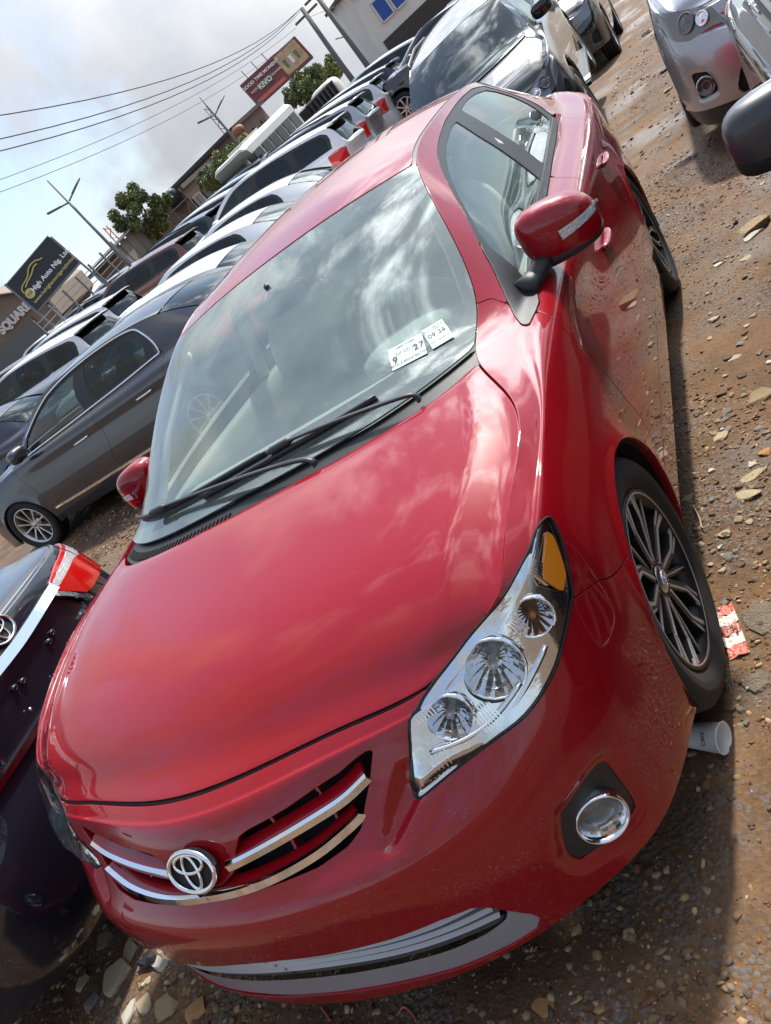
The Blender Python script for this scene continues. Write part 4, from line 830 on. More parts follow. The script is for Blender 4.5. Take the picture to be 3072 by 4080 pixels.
def far_car(name,label,paintname,loc,heading,pitch=0.,roll=0.,kind='sedan',scale=(1,1,1),group=None,wheels='seven',glassm=('side_glass','tinted_glass'),chrome=False,front=True,cat_='car',mirror_mat=None,detail=1,rails=False,handle_mat=None,tail_paint=False):
    """heading: compass angle of the nose measured from -Y, counter-clockwise"""
    suv=kind=='suv'; G,M,E=(G2,M2,E2) if suv else (G0,M0,E0)
    c=empty(name); tag(c,label,cat_,group); c.rotation_mode='XYZ'
    Rz=Matrix.Rotation(heading,4,'Z'); Rx=Matrix.Rotation(-pitch,4,'X'); Ry=Matrix.Rotation(roll,4,'Y')
    c.matrix_world=Matrix.Translation(loc)@Rz@Rx@Ry@Matrix.Diagonal((*scale,1))
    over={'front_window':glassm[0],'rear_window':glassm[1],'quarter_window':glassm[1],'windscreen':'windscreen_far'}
    if tail_paint: over['tail_lamp']='P'
    place_panels(c,M,paintname,over,skip=('under_hood','roof_moulding','headliner') if not front else ('under_hood','roof_moulding'))
    for k,me in E.items():
        n,_,r=k.partition('|'); obj(n,me,c,mat={'headlamp':'lamp_grey'}.get(n,'gap_black'))
    zoff=(.04,1.1) if suv else (0,1)
    for me in (MS,MSR):
        m_=obj('door_mirror',me,c,mat=mirror_mat or paintname); m_.location=(0,0,.19 if suv else 0); m_.scale=(1.03,1,1) if suv else (1,1,1)
    wr=.36/.316 if suv else 1.0; xo=.80 if suv else .762
    for s in (1,-1):
        for y in (0,2.6):
            w_=put_wheel(c,wheels,(s*xo,y,.316*wr),s>0,0,.2+y,wr,detail); w_.scale=(wr,wr*1/scale[1],wr/scale[2]*1.0) if scale!=(1,1,1) else (wr,)*3
    ar=ARCH2 if suv else ARCH
    for (y,z,r) in ar:
        for s in (1,-1):
            V,F=lathe([(s*.55,r*.2),(s*.55,r+.012),(s*.86,r+.006)],16,'x',a0=-.25,a1=math.pi+.25); part('wheel_liner',(V+np.array([0,y,z]),F),'gap_black',c)
    part('cabin_floor',box((0,1.4,.42),(1.4,2.8,.06)),'gap_black',c)
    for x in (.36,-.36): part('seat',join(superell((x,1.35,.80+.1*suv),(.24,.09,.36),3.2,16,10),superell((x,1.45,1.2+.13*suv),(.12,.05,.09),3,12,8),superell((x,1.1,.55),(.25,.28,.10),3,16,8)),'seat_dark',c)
    part('dashboard',box((0,.55,.86+.13*suv),(1.3,.35,.16)),'trim_dark',c)
    if handle_mat:
        for s in (1,-1):
            for u,v in ((12.75,5.05),(15.05,4.85)):
                p=G.at([(u,v)])[0];n=G.nat([(u,v)])[0]; path=np.array([p+np.array([0,t,0])+n*(.030*(1-(t/.1)**4)) for t in np.linspace(-.1,.1,10)]); D=sweep(path,circ(.011,8,.017),up=n)
                V=D[0]*[s,1,1]; part('door_handle',(V,D[1] if s>0 else [f[::-1] for f in D[1]]),handle_mat,c)
    if chrome:
        for cv,w_ in ((trimW,.008),(beltW,.007),([(9.6,9.5),(11,9.55),(13,9.55),(14.7,9.5)],.012)):
            V,F=strip(G,cv,60,-w_,w_,.012,.012,.014); part('chrome_trim',(V,F),'chrome',c,False); part('chrome_trim',(V*[-1,1,1],[f[::-1] for f in F]),'chrome',c,False)
    if suv:
        V,F=sweep(np.array([(-.56,3.40,1.62),(-.3,3.46,1.645),(0,3.48,1.65),(.3,3.46,1.645),(.56,3.40,1.62)]),[(-.07,-.012),(.10,-.016),(.10,.010),(-.07,.018)]); part('spoiler',(V,F),paintname,c); part('spoiler_edge',(V+[0,.03,-.014],F),'black_plastic',c)
        if rails:
            for s in (1,-1): part('roof_rail',tube(np.array([(s*.57,1.15,1.60),(s*.585,1.25,1.66),(s*.59,2.0,1.70),(s*.585,2.8,1.665),(s*.57,2.95,1.61)]),.018,8),'black_plastic',c)
    return c
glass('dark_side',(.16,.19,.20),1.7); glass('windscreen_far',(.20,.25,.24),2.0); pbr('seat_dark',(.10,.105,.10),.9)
paint('grey_paint',(.034,.037,.048),.5,.35,1.7); paint('navy_paint',(.010,.011,.022),.3,.35,1.7); paint('black_paint',(.006,.0065,.007),.2,.35,1.8); paint('silver_paint',(.42,.43,.45),.7,.35,1.5); paint('white_paint',(.74,.75,.76),.0,.35,1.5); paint('pearl_paint',(.66,.68,.70),.1,.35,1.5); paint('brown_paint',(.17,.075,.05),.4,.35,1.5); paint('darkblue_paint',(.02,.025,.05),.4,.35,1.6); paint('teal_paint',(.35,.42,.42),.5,.35,1.5); paint('blue_paint',(.06,.11,.26),.3,.35,1.5)
def hd(fx,fy): return math.atan2(fx,-fy)          # heading whose nose points along (fx,fy)
ROWG='cars parked in rows on the slope behind the red sedan'
grey=far_car('sedan_car','dark grey sedan with chrome window trim and door handles beside the red sedan','grey_paint',(-6.09,4.91,.15),R_(-87.3),R_(1.2),R_(-1),scale=(1.034,1.05,.965),chrome=True,wheels='ten',handle_mat='chrome',detail=2,glassm=('side_glass','dark_side'))
NAVY=(-4.83,-.95,0.0); navy=far_car('sedan_car','black-navy sedan seen from behind with red tail lamp and chrome boot bar','navy_paint',NAVY,hd(-.97,-.24),0,0,scale=(1.034,1.05,1.0),wheels='seven',detail=1,glassm=('side_glass','dark_side'),tail_paint=True)
NL=[(19.2,3.45),(19.0,4.0),(19.2,4.6),(19.7,4.85),(20.03,4.9),(20.66,4.86),(20.86,4.75),(21.27,3.78),(21.1,3.67),(20.76,3.46),(19.97,3.3)]; NCl=[(19.15,3.85),(20.01,4.06),(20.35,3.92),(21.07,3.99),(21.15,3.80),(20.79,3.64),(20.06,3.52),(19.3,3.5)]; NT=[(20.03,3.34),(20.76,3.5),(21.1,3.7),(21.15,3.78),(20.79,3.62),(20.06,3.50),(19.3,3.48)]
for s in (1,-1):
    l=empty('tail_lamp'); l.parent=navy
    sl=G0.sd(NL); sc_=G0.sd(NCl)
    for nm,d,m_ in (('red_lens',flange(G0.clip(np.minimum(sl,-sc_),.012),.014,.003),'red_lens'),('clear_lens',flange(G0.clip(np.minimum(sc_,sl-.004),.0125),.006,.002),'lamp_ribbed'),('lamp_surround',G0.clip(np.minimum(sl+.006,.002-sl),.004),'gap_black'),('lens_divider',strip(G0,[(20.15,3.3),(20.12,4.1),(20.1,4.9)],12,-.003,.003,.0135,.0135,.004),'gap_black')):
        V=np.asarray(d[0])*[s,1,1]; part(nm,(V,(d[1] if s>0 else [f[::-1] for f in d[1]])) if len(d)==2 else (d if s>0 else mir(d)),m_,l)
    V,F=strip(G0,[(21.24,4.0),(21.10,4.35),(20.98,4.7),(20.86,4.98)],16,-.014,.012,.022,.012,.016); part('chrome_bar_end',(V*[s,1,1],F if s>0 else [f[::-1] for f in F]),'chrome',navy,False)
V,F=strip(G0,[(21.12,3.86),(21.3,3.88),(21.6,3.92),(21.85,3.95),(22,3.96)],24,-.018,.018,.022,.012,.02); part('chrome_bar',join((V,F),(V*[-1,1,1],[f[::-1] for f in F])),'chrome',navy,False)
V,F=strip(G0,[(20.3,5.70),(21,5.72),(21.6,5.74),(22,5.74)],24,-.010,.010,.016,.016,.016); part('lower_bright_strip',join((V,F),(V*[-1,1,1],[f[::-1] for f in F])),'chrome',navy,False)
emblem(navy,frame(G0.at([(22,3.1)])[0]+[0,.012,0],(-1,0,0),(0,1,.15)),.9)
for tx,xx,sz in (('XLE',-.36,.075),('CAMRY',.47,.075)): text('badge_letters',tx,sz,frame((xx,G0.at([(21.1,5.15)])[0][1]+.012,.775),(-1,0,0),(0,1,.06)),'chrome',navy,.006,bold=.001)
for xx,zz in ((-.14,.86),(-.10,.85),(.10,.85),(.14,.86)): V,F=superell((xx,G0.at([(21.6,4.6)])[0][1]+.006,zz-.0),(.014,.008,.009),2.4,14,8); part('plate_lamp',(V,F),'black_gloss',navy)
for xx,zz in ((-.17,.78),(0,.77),(.17,.78)): part('plate_bolt',superell((xx,G0.at([(21.6,5.2)])[0][1]+.012,zz),(.006,.006,.006),2,8,6),'satin_metal',navy)
blk=far_car('suv_car','black SUV facing the camera directly behind the red sedan','black_paint',(-.53,7.5,-.02),R_(2.0),R_(-6),R_(-5),'suv',glassm=('side_glass','dark_side'),rails=True,mirror_mat='black_gloss',detail=2,wheels='five')
for sx in (1,-1): part('running_board',box((sx*.90,1.3,.36),(.10,1.7,.04)),'black_plastic',blk,False)
for sx in (1,-1): part('step_tread',box((sx*.92,.62,.385),(.09,.20,.012)),'satin_metal',blk,False)
sil=far_car('hatchback_car','silver hatchback nose with round fog lamp across the dirt lane','silver_paint',(1.97,5.0,0.03),0,0,R_(5),scale=(1.0,1.0,1.06),detail=2)
for cr,Gc,sc_ in ((sil,G0,1),(blk,G2,1)):
    for s in (1,-1):
        for (u,v),r_,nm in (((4.0,4.7),.052,'projector_lens'),((3.1,4.9),.036,'inner_lens')):
            p=Gc.at([(u,v)])[0];n=Gc.nat([(u,v)])[0]; Mq=frame(p+n*.004,n,(0,0,1)); d=xf(lathe([(.0,r_*1.12),(.012,r_*1.1),(.012,r_*.95),(.004,r_*.9),(.012,r_*.6),(.016,.0005)],28,'x'),Mq); V=d[0]*[s,1,1]; part(nm,(V,d[1] if s>0 else [f[::-1] for f in d[1]]),'chrome' if nm[0]=='i' else 'lens_smoke',cr)
        c=Gc.at([(4.1,9.65)])[0]; Mq=frame(c+np.array([.0,-.012,0]),(.25,-.96,0),(0,0,1)); d=xf(lathe([(-.01,.05),(.012,.052),(.014,.046),(.0,.042),(-.006,.02),(-.006,.0005)],32,'x'),Mq); V=d[0]*[s,1,1]; part('fog_lamp',(V,d[1] if s>0 else [f[::-1] for f in d[1]]),'lens_smoke',cr)
        d=xf(tube(np.stack([0*np.linspace(0,6.28,32,endpoint=False),.052*np.cos(np.linspace(0,6.28,32,endpoint=False)),.052*np.sin(np.linspace(0,6.28,32,endpoint=False))],1),.005,6,True,up=(1,0,0)),Mq); V=d[0]*[s,1,1]; part('fog_ring',(V,d[1] if s>0 else [f[::-1] for f in d[1]]),'chrome',cr)
    V,F=strip(Gc,[(.0,11),(1,11),(2,11),(3,11),(4,11),(5,11),(6,11),(7,11)],60,-.10,.0,-.012,-.003,.01); part('lower_valance',join((V,F),(V*[-1,1,1],[f[::-1] for f in F])),'black_plastic',cr,False)
bk2=far_car('sedan_car','black car whose dark grey mirror sticks in at the picture edge','black_paint',(2.34,-.12,-.02),0,0,0,mirror_mat='mirror_grey')
for s in (1,-1): V,F=superell((.905*s,.605,.985),(.107,.064,.045),3.0,24,12); part('mirror_lower_trim',(V,F),'gap_black',bk2)
def row_z(x,y): return .15+.05*(y-4.9)-.02*(x+6)
CARS=[(-7.87,13.62,'suv','white','big white SUV with long dark windows and red tail lamp above the sedan roof',0),
(-6.9,7.3,'sedan','pearl','pale sedan with dark roof glass directly behind the dark grey sedan',0),(-7.3,9.4,'sedan','white','white sedan with curved roof and grey rear glass next to the red roof',0),(-7.5,11.5,'sedan','white','white sedan squeezed between the curved-roof sedan and the big white SUV',0),
(-8.2,16.2,'suv','silver','silver SUV with roof rails just behind the big white SUV',1),(-8.4,18.8,'suv','pearl','pearl SUV two places behind the big white SUV',0),(-8.6,21.4,'suv','darkblue','dark blue SUV below the minibus',0),(-8.8,24.2,'sedan','blue','blue sedan far back near the tipper truck',0),(-8.9,26.8,'suv','white','white SUV at the far end of the near column',0),
(-13.2,8.6,'sedan','darkblue','dark blue sedan low at the picture edge under the square building',0),(-13.2,10.8,'suv','white','white SUV with black spoiler nearest the signboard',0),(-14.4,13.4,'suv','pearl','pearl SUV with black spoiler and red lamp above the dark grey sedan',0),(-13.5,15.9,'suv','brown','brown hatchback with black spoiler in the second column',0),(-13.8,18.3,'suv','grey','grey SUV with roof rails before the round tree',1),(-14,20.8,'suv','pearl','pearl SUV right of the round tree',0),(-14.2,23.2,'suv','teal','silver-green SUV at the foot of the brown building',0),(-14.4,25.8,'suv','silver','silver SUV under the bushes',0),(-14.6,28.4,'suv','white','white SUV beside the minibus nose',0),
(-19.5,15.8,'suv','black','black SUV roof in the third column left',0),(-19.7,18.4,'suv','white','white SUV roof in the third column behind the pearl SUV',0),(-20,21,'suv','silver','silver SUV with roof rails below the tall lamp post',1),(-20.2,23.6,'suv','teal','silver-green SUV below the round tree',0),
(-4.6,19.5,'suv','grey','grey SUV left of the black SUV windscreen',0),(-4.4,22.4,'suv','white','white SUV left of the black SUV roof',0),(-4.2,25.2,'suv','silver','silver SUV before the utility poles',1),(-4,28,'suv','white','white SUV close to the white building',0)]
for x,y,kd,cn,lab,rl in CARS:
    far_car('suv_car' if kd=='suv' else 'sedan_car',lab,cn+'_paint',(x,y,row_z(x,y)),R_(-86+(hash(lab[:9])%5-2)*0),R_(6),0,kd,(1,1,1) if kd=='suv' else (1.02,1.03,1.0),ROWG,rails=bool(rl),detail=0,glassm=('dark_side','tinted_glass'))
far_car('suv_car','dark SUV parked beyond the black SUV along the dirt lane','black_paint',(-.5,13.2,-.02),0,0,0,'suv',(1,1,1),None,detail=0,glassm=('dark_side','tinted_glass'))
# ------------------------------------------------------------------ ground, gravel and litter
rng=np.random.default_rng(7)
ANCH=np.array([(0,0,0),(.8,-.3,0),(.8,2.6,0),(-.8,2.6,0),(-.8,0,0),(1.2,1.5,0),(0,-1.2,0),(1,-1,0),(-1.2,-1,0.0),(-.6,6.9,0),(-.6,9.6,0),(2,5,0),(2,8,0),(2.4,0,0),(2.4,2.6,0),(1.0,8,0),(1,14,0),(-3,-1.2,.0),(-5,-1.5,.0),(-.5,15,0),
 (-2.4,2.0,.05),(-3,4.9,.13),(-6,4.9,.15),(-4.6,19.5,.5)]+[(x,y,.15+.05*(y-4.9)-.02*(x+6)) for x in (-7.5,-13.5,-20,-30) for y in (7.5,13,19,26)]+[(-20,40,1.9),(-10,45,1.5),(0,40,.6),(20,20,0),(20,-10,0),(-20,-10,.3),(-40,10,.8)])
def noise2(x,y,sc,seed,oct_=1):
    """smooth value noise on a hashed lattice"""
    o=0;a=1
    for k in range(oct_):
        X=x*sc*2**k+seed*17.3;Y=y*sc*2**k+seed*7.1; i=np.floor(X).astype(np.int64);j=np.floor(Y).astype(np.int64);u=X-i;v=Y-j;u=u*u*(3-2*u);v=v*v*(3-2*v)
        h=lambda p,q:(((p*374761393+q*668265263+seed*1442695)^((p*374761393+q*668265263)>>13))*1274126177%100003)/100003.-.5
        o=o+a*((h(i,j)*(1-u)+h(i+1,j)*u)*(1-v)+(h(i,j+1)*(1-u)+h(i+1,j+1)*u)*v);a*=.5
    return o
def ground_z(x,y,fine=True):
    x=np.asarray(x,float);y=np.asarray(y,float); d=(x[...,None]-ANCH[:,0])**2+(y[...,None]-ANCH[:,1])**2; w_=1/(d+.05)**1.7
    z=(w_*ANCH[:,2]).sum(-1)/w_.sum(-1)
    if fine:
        wh=np.ones_like(x)
        for wx,wy in ((.76,0),(-.76,0),(.76,2.6),(-.76,2.6)): wh=wh*(1-np.exp(-((x-wx)**2+(y-wy)**2)/.05))
        z=z+wh*(.030*noise2(x,y,1.3,3,3)+.010*noise2(x,y,9,5,2))-.004
    return z
def axis(lo,hi,step,ends,grow=1.18):
    a=list(np.arange(lo,hi,step)); s=step
    while a[-1]<ends[1]: s*=grow; a.append(a[-1]+s)
    s=step
    while a[0]>ends[0]: s*=grow; a.insert(0,a[0]-s)
    return np.array(a)
gx=axis(-2.3,2.4,.028,(-600,600)); gy=axis(-1.7,4.2,.028,(-600,900))
X_,Y_=np.meshgrid(gx,gy,indexing='ij'); Zg=ground_z(X_,Y_); nx_,ny_=X_.shape
I_=np.arange(nx_*ny_).reshape(nx_,ny_); Fg=np.stack([I_[:-1,:-1],I_[1:,:-1],I_[1:,1:],I_[:-1,1:]],2).reshape(-1,4)
me=bpy.data.meshes.new('ground'); me.vertices.add(nx_*ny_); me.vertices.foreach_set('co',np.stack([X_,Y_,Zg],2).astype(np.float32).ravel()); me.loops.add(Fg.size); me.loops.foreach_set('vertex_index',Fg.ravel().astype(np.int32)); me.polygons.add(len(Fg)); me.polygons.foreach_set('loop_start',np.arange(0,Fg.size,4,dtype=np.int32)); me.polygons.foreach_set('use_smooth',np.ones(len(Fg),bool)); me.update(calc_edges=True)
def dirt_material():
    m=bpy.data.materials.new('dirt'); m.use_nodes=True; t=m.node_tree; b=t.nodes['Principled BSDF']; co=nd(t,'ShaderNodeTexCoord').outputs['Object']
    def noi(sc,det=6,ro=.6): n=nd(t,'ShaderNodeTexNoise',i_Scale=sc,i_Detail=det,i_Roughness=ro); lk(t,co,n.inputs['Vector']); return n.outputs['Fac']
    def ramp(f_,*st):
        r=nd(t,'ShaderNodeValToRGB'); e=r.color_ramp.elements
        while len(e)<len(st): e.new(.5)
        for k,(p,c) in enumerate(st): e[k].position=p; e[k].color=(*c,1)
        lk(t,f_,r.inputs[0]); return r.outputs[0]
    def mix(f_,a,b_,mode='MIX'):
        x=nd(t,'ShaderNodeMix',data_type='RGBA',blend_type=mode)
        if isinstance(f_,float): x.inputs['Factor'].default_value=f_
        else: lk(t,f_,x.inputs['Factor'])
        for key,v in (('A',a),('B',b_)):
            if isinstance(v,tuple): x.inputs[key].default_value=(*v,1)
            else: lk(t,v,x.inputs[key])
        return x.outputs['Result']
    soil=ramp(noi(1.7),(.30,(.055,.033,.017)),(.47,(.120,.063,.026)),(.62,(.165,.086,.033)),(.8,(.185,.11,.052)))
    fine=ramp(noi(60,8,.7),(.25,(.45,.44,.43)),(.5,(1,1,1)),(.8,(1.5,1.5,1.5)))
    col=mix(1.0,soil,fine,'MULTIPLY')
    v=nd(t,'ShaderNodeTexVoronoi',i_Scale=75.0); lk(t,co,v.inputs['Vector']); peb=ramp(v.outputs['Distance'],(.0,(1,1,1)),(.42,(1,1,1)),(.55,(0,0,0)))
    pc=nd(t,'ShaderNodeHueSaturation',i_Saturation=.35,i_Value=.22); lk(t,v.outputs['Color'],pc.inputs['Color'])
    pcol=mix(.55,pc.outputs[0],(.13,.10,.075)); gm_=ramp(noi(2.3,5),(.44,(0,0,0)),(.56,(1,1,1))); gmf=nd(t,'ShaderNodeMath',operation='MULTIPLY'); lk(t,gm_,gmf.inputs[0]); lk(t,peb,gmf.inputs[1])
    col=mix(gmf.outputs[0],col,pcol)
    wet=ramp(noi(.9,3),(.52,(0,0,0)),(.66,(1,1,1))); col2=mix(wet,col,mix(1.0,col,(.42,.38,.34),'MULTIPLY'))
    lk(t,col2,b.inputs['Base Color']); r=nd(t,'ShaderNodeMapRange',i_3=.9,i_4=.42); lk(t,wet,r.inputs[0]); lk(t,r.outputs[0],b.inputs['Roughness'])
    hs=nd(t,'ShaderNodeMath',operation='ADD'); lk(t,noi(85,6,.65),hs.inputs[0]); iv=nd(t,'ShaderNodeMath',operation='SUBTRACT',i_0=1.0); lk(t,v.outputs['Distance'],iv.inputs[1]); hm=nd(t,'ShaderNodeMath',operation='MULTIPLY'); lk(t,iv.outputs[0],hm.inputs[0]); lk(t,gm_,hm.inputs[1]); lk(t,hm.outputs[0],hs.inputs[1])
    bp=nd(t,'ShaderNodeBump',i_Strength=.9,i_Distance=.006); lk(t,hs.outputs[0],bp.inputs['Height']); lk(t,bp.outputs[0],b.inputs['Normal']); MAT['dirt']=m; return m
dirt_material(); me.materials.append(MAT['dirt']); gr=obj('ground',me); tag(gr,'brown dirt and gravel car park surface',None,None,'structure')
# ---- gravel: thousands of small chips, one mass
def ico():
    p=(1+5**.5)/2; V=np.array([(-1,p,0),(1,p,0),(-1,-p,0),(1,-p,0),(0,-1,p),(0,1,p),(0,-1,-p),(0,1,-p),(p,0,-1),(p,0,1),(-p,0,-1),(-p,0,1)],float); V/=np.linalg.norm(V[0])
    F=np.array([(0,11,5),(0,5,1),(0,1,7),(0,7,10),(0,10,11),(1,5,9),(5,11,4),(11,10,2),(10,7,6),(7,1,8),(3,9,4),(3,4,2),(3,2,6),(3,6,8),(3,8,9),(4,9,5),(2,4,11),(6,2,10),(8,6,7),(9,8,1)]); return V,F
def gravel_mesh(P,size,cols,seed):
    r=np.random.default_rng(seed); V0,F0=ico(); n=len(P)
    S=size[:,None]*np.stack([r.uniform(.7,1.3,n),r.uniform(.6,1.1,n),r.uniform(.25,.6,n)],1)
    V=V0[None]*(1+r.uniform(-.42,.42,(n,12,1)))*S[:,None]; a=r.uniform(0,6.28,n);c,s=np.cos(a),np.sin(a); tl=r.uniform(-.5,.5,(n,2))
    V[...,2]+=V[...,0]*tl[:,:1]+V[...,1]*tl[:,1:]
    V=np.stack([V[...,0]*c[:,None]-V[...,1]*s[:,None],V[...,0]*s[:,None]+V[...,1]*c[:,None],V[...,2]],2)+P[:,None]
    F=(F0[None]+(np.arange(n)*12)[:,None,None]).reshape(-1,3)
    me=bpy.data.meshes.new('gravel'); me.vertices.add(n*12); me.vertices.foreach_set('co',V.astype(np.float32).ravel()); me.loops.add(F.size); me.loops.foreach_set('vertex_index',F.ravel().astype(np.int32)); me.polygons.add(len(F)); me.polygons.foreach_set('loop_start',np.arange(0,F.size,3,dtype=np.int32)); me.update(calc_edges=True)
    at=me.color_attributes.new('tint','FLOAT_COLOR','POINT'); at.data.foreach_set('color',np.repeat(np.concatenate([cols,np.ones((n,1))],1),12,0).astype(np.float32).ravel()); return me
def stone_mat(name,rough=.8):
    m=bpy.data.materials.new(name); m.use_nodes=True; t=m.node_tree; b=t.nodes['Principled BSDF']; a=nd(t,'ShaderNodeAttribute',attribute_name='tint'); co=nd(t,'ShaderNodeTexCoord').outputs['Object']
    n=nd(t,'ShaderNodeTexNoise',i_Scale=90.,i_Detail=5.); lk(t,co,n.inputs['Vector']); mr=nd(t,'ShaderNodeMapRange',i_3=.6,i_4=1.4); lk(t,n.outputs['Fac'],mr.inputs[0]); h=nd(t,'ShaderNodeHueSaturation'); lk(t,a.outputs['Color'],h.inputs['Color']); lk(t,mr.outputs[0],h.inputs['Value']); lk(t,h.outputs[0],b.inputs['Base Color']); b.inputs['Roughness'].default_value=rough
    bp=nd(t,'ShaderNodeBump',i_Strength=.4,i_Distance=.004); lk(t,n.outputs['Fac'],bp.inputs['Height']); lk(t,bp.outputs[0],b.inputs['Normal']); MAT[name]=m
stone_mat('gravel_stone')
PAL=np.array([(.18,.12,.07),(.13,.09,.06),(.22,.15,.085),(.10,.07,.05),(.27,.19,.11),(.17,.085,.04),(.17,.15,.125),(.36,.27,.17),(.14,.08,.045)])*np.array([1.08,.95,.80])
def scatter(n,x0,x1,y0,y1,lo,hi,seed,thr=None):
    r=np.random.default_rng(seed); x=r.uniform(x0,x1,n);y=r.uniform(y0,y1,n)
    dn=noise2(x,y,2.1,11,3)+.5*noise2(x,y,.8,4,2); k=dn>r.uniform(-.75,.45,n) if thr is None else dn>thr
    mud=np.exp(-(((x-1.05)/.35)**2+((y+.52)/.26)**2))+np.exp(-(((x-1.1)/.5)**2+((y-1.75)/.45)**2)); k&=r.uniform(0,1,n)>mud*.92
    k&=~((np.abs(x)<.72)&(y>-.5)&(y<3.2)); x,y=x[k],y[k]; sz=lo*(hi/lo)**(r.uniform(0,1,len(x))**2.4)
    return np.stack([x,y,ground_z(x,y)-sz*.05],1),sz,np.clip(PAL[r.integers(0,len(PAL),len(x))]*r.uniform(.55,1.25,(len(x),1)),0,1)
parts_=[scatter(20000,.62,2.3,-1.1,1.6,.003,.013,1),scatter(11000,.7,2.3,1.6,5,.004,.016,2),scatter(4000,.3,2.6,5,18,.007,.026,3),scatter(14000,-2.2,.8,-1.6,-.45,.0035,.016,4),scatter(9000,-3.2,-.85,.3,2.6,.005,.02,5),scatter(9000,-7,-1.2,2.6,5,.008,.03,6)]
for k,(P_,s_,c_) in enumerate(parts_[:0]): pass
P_=np.vstack([p[0] for p in parts_]);s_=np.concatenate([p[1] for p in parts_]);c_=np.vstack([p[2] for p in parts_])
gm=gravel_mesh(P_,s_,c_,9); gm.materials.append(MAT['gravel_stone']); tag(obj('gravel',gm),'loose brown and grey gravel strewn over the dirt',None,None,'stuff')
# ---- single stones
def slab(seed,L,Wd,Hh,n=6,rough=.18):
    r=np.random.default_rng(seed); a=np.sort(r.uniform(0,1,n)*.7/n+np.arange(n)/n)*2*math.pi; rad=r.uniform(.72,1.05,n); B=np.stack([np.cos(a)*rad*L/2,np.sin(a)*rad*Wd/2],1)
    top=B*r.uniform(.78,.96,(n,1)); V=np.vstack([np.c_[B,np.full(n,-Hh*.5)],np.c_[B*1.02,r.uniform(.0,.35,n)*Hh],np.c_[top,Hh*.5+r.uniform(-rough,rough,n)*Hh]])
    F=[tuple(range(n))[::-1]]+[(k*n+i,k*n+(i+1)%n,(k+1)*n+(i+1)%n,(k+1)*n+i) for k in (0,1) for i in range(n)]; c=len(V); V=np.vstack([V,[0,0,Hh*.52]]); F+=[(2*n+i,2*n+(i+1)%n,c) for i in range(n)]; return V,F
def pix(vx,vy):
    """ray through a picture position (1666 wide) as used when measuring the photograph"""
    d=np.array([(vx*3072/1666-1536)/3154.355,(vy*3072/1666-2040)/3154.355,1.])@CR; return d
def on_ground(vx,vy,h=0.):
    d=pix(vx,vy); p=CC+d*((h-CC[2])/d[2])
    for _ in range(4): z=float(ground_z(p[0],p[1],False))+h; p=CC+d*((z-CC[2])/d[2])
    p[2]=float(ground_z(p[0],p[1])); return p,float((p-CC)@CR[2])
for nm,c in (('stone_cream',(.50,.40,.25)),('stone_tan',(.34,.25,.14)),('stone_grey',(.24,.22,.19)),('stone_white',(.60,.56,.47)),('stone_orange',(.46,.24,.09)),('stone_brown',(.15,.10,.065))): pbr(nm,c,.85,bump=(160,.6),var=(45,.22))
def rock(seed):
    r=np.random.default_rng(seed); bm=bmesh.new(); bmesh.ops.create_icosphere(bm,subdivisions=3,radius=.62); V=np.array([v.co for v in bm.verts]); F=[tuple(v.index for v in f.verts) for f in bm.faces]; bm.free()
    for _ in range(11):
        n=r.normal(size=3); n[2]*=.6; n/=np.linalg.norm(n); d=r.uniform(.30,.50); k=V@n-d; V=V-np.outer(np.maximum(k,0),n)
    for n,d in (((0,0,1),.30),((0,0,-1),.30)): n=np.array(n)+r.normal(size=3)*.07; k=V@n-d; V=V-np.outer(np.maximum(k,0),n)
    V+=r.normal(size=V.shape)*.008; V/=np.abs(V).max(0)*2; return V,F
SM={k:[mesh('stone',rock(100*i+j),'stone_'+k,False) for j in range(4)] for i,k in enumerate(('cream','tan','grey','white','orange','brown'))}
def stone(vx,vy,lp,wp,kind,ang,label,group=None,hf=.34,seed=0):
    p,dep=on_ground(vx,vy); L=lp*dep/1711*1.25; Wd=wp*dep/1711*1.25; h=max(.010,min(L,Wd)*hf)
    o=obj('stone',SM[kind][seed%4],None,mat='stone_'+kind,loc=(p[0],p[1],p[2]+h*.22),rot=(R_((seed*37)%13-6),R_((seed*53)%13-6),R_(ang)),scale=(L,Wd*1.5,h)); return tag(o,label,'stone',group)
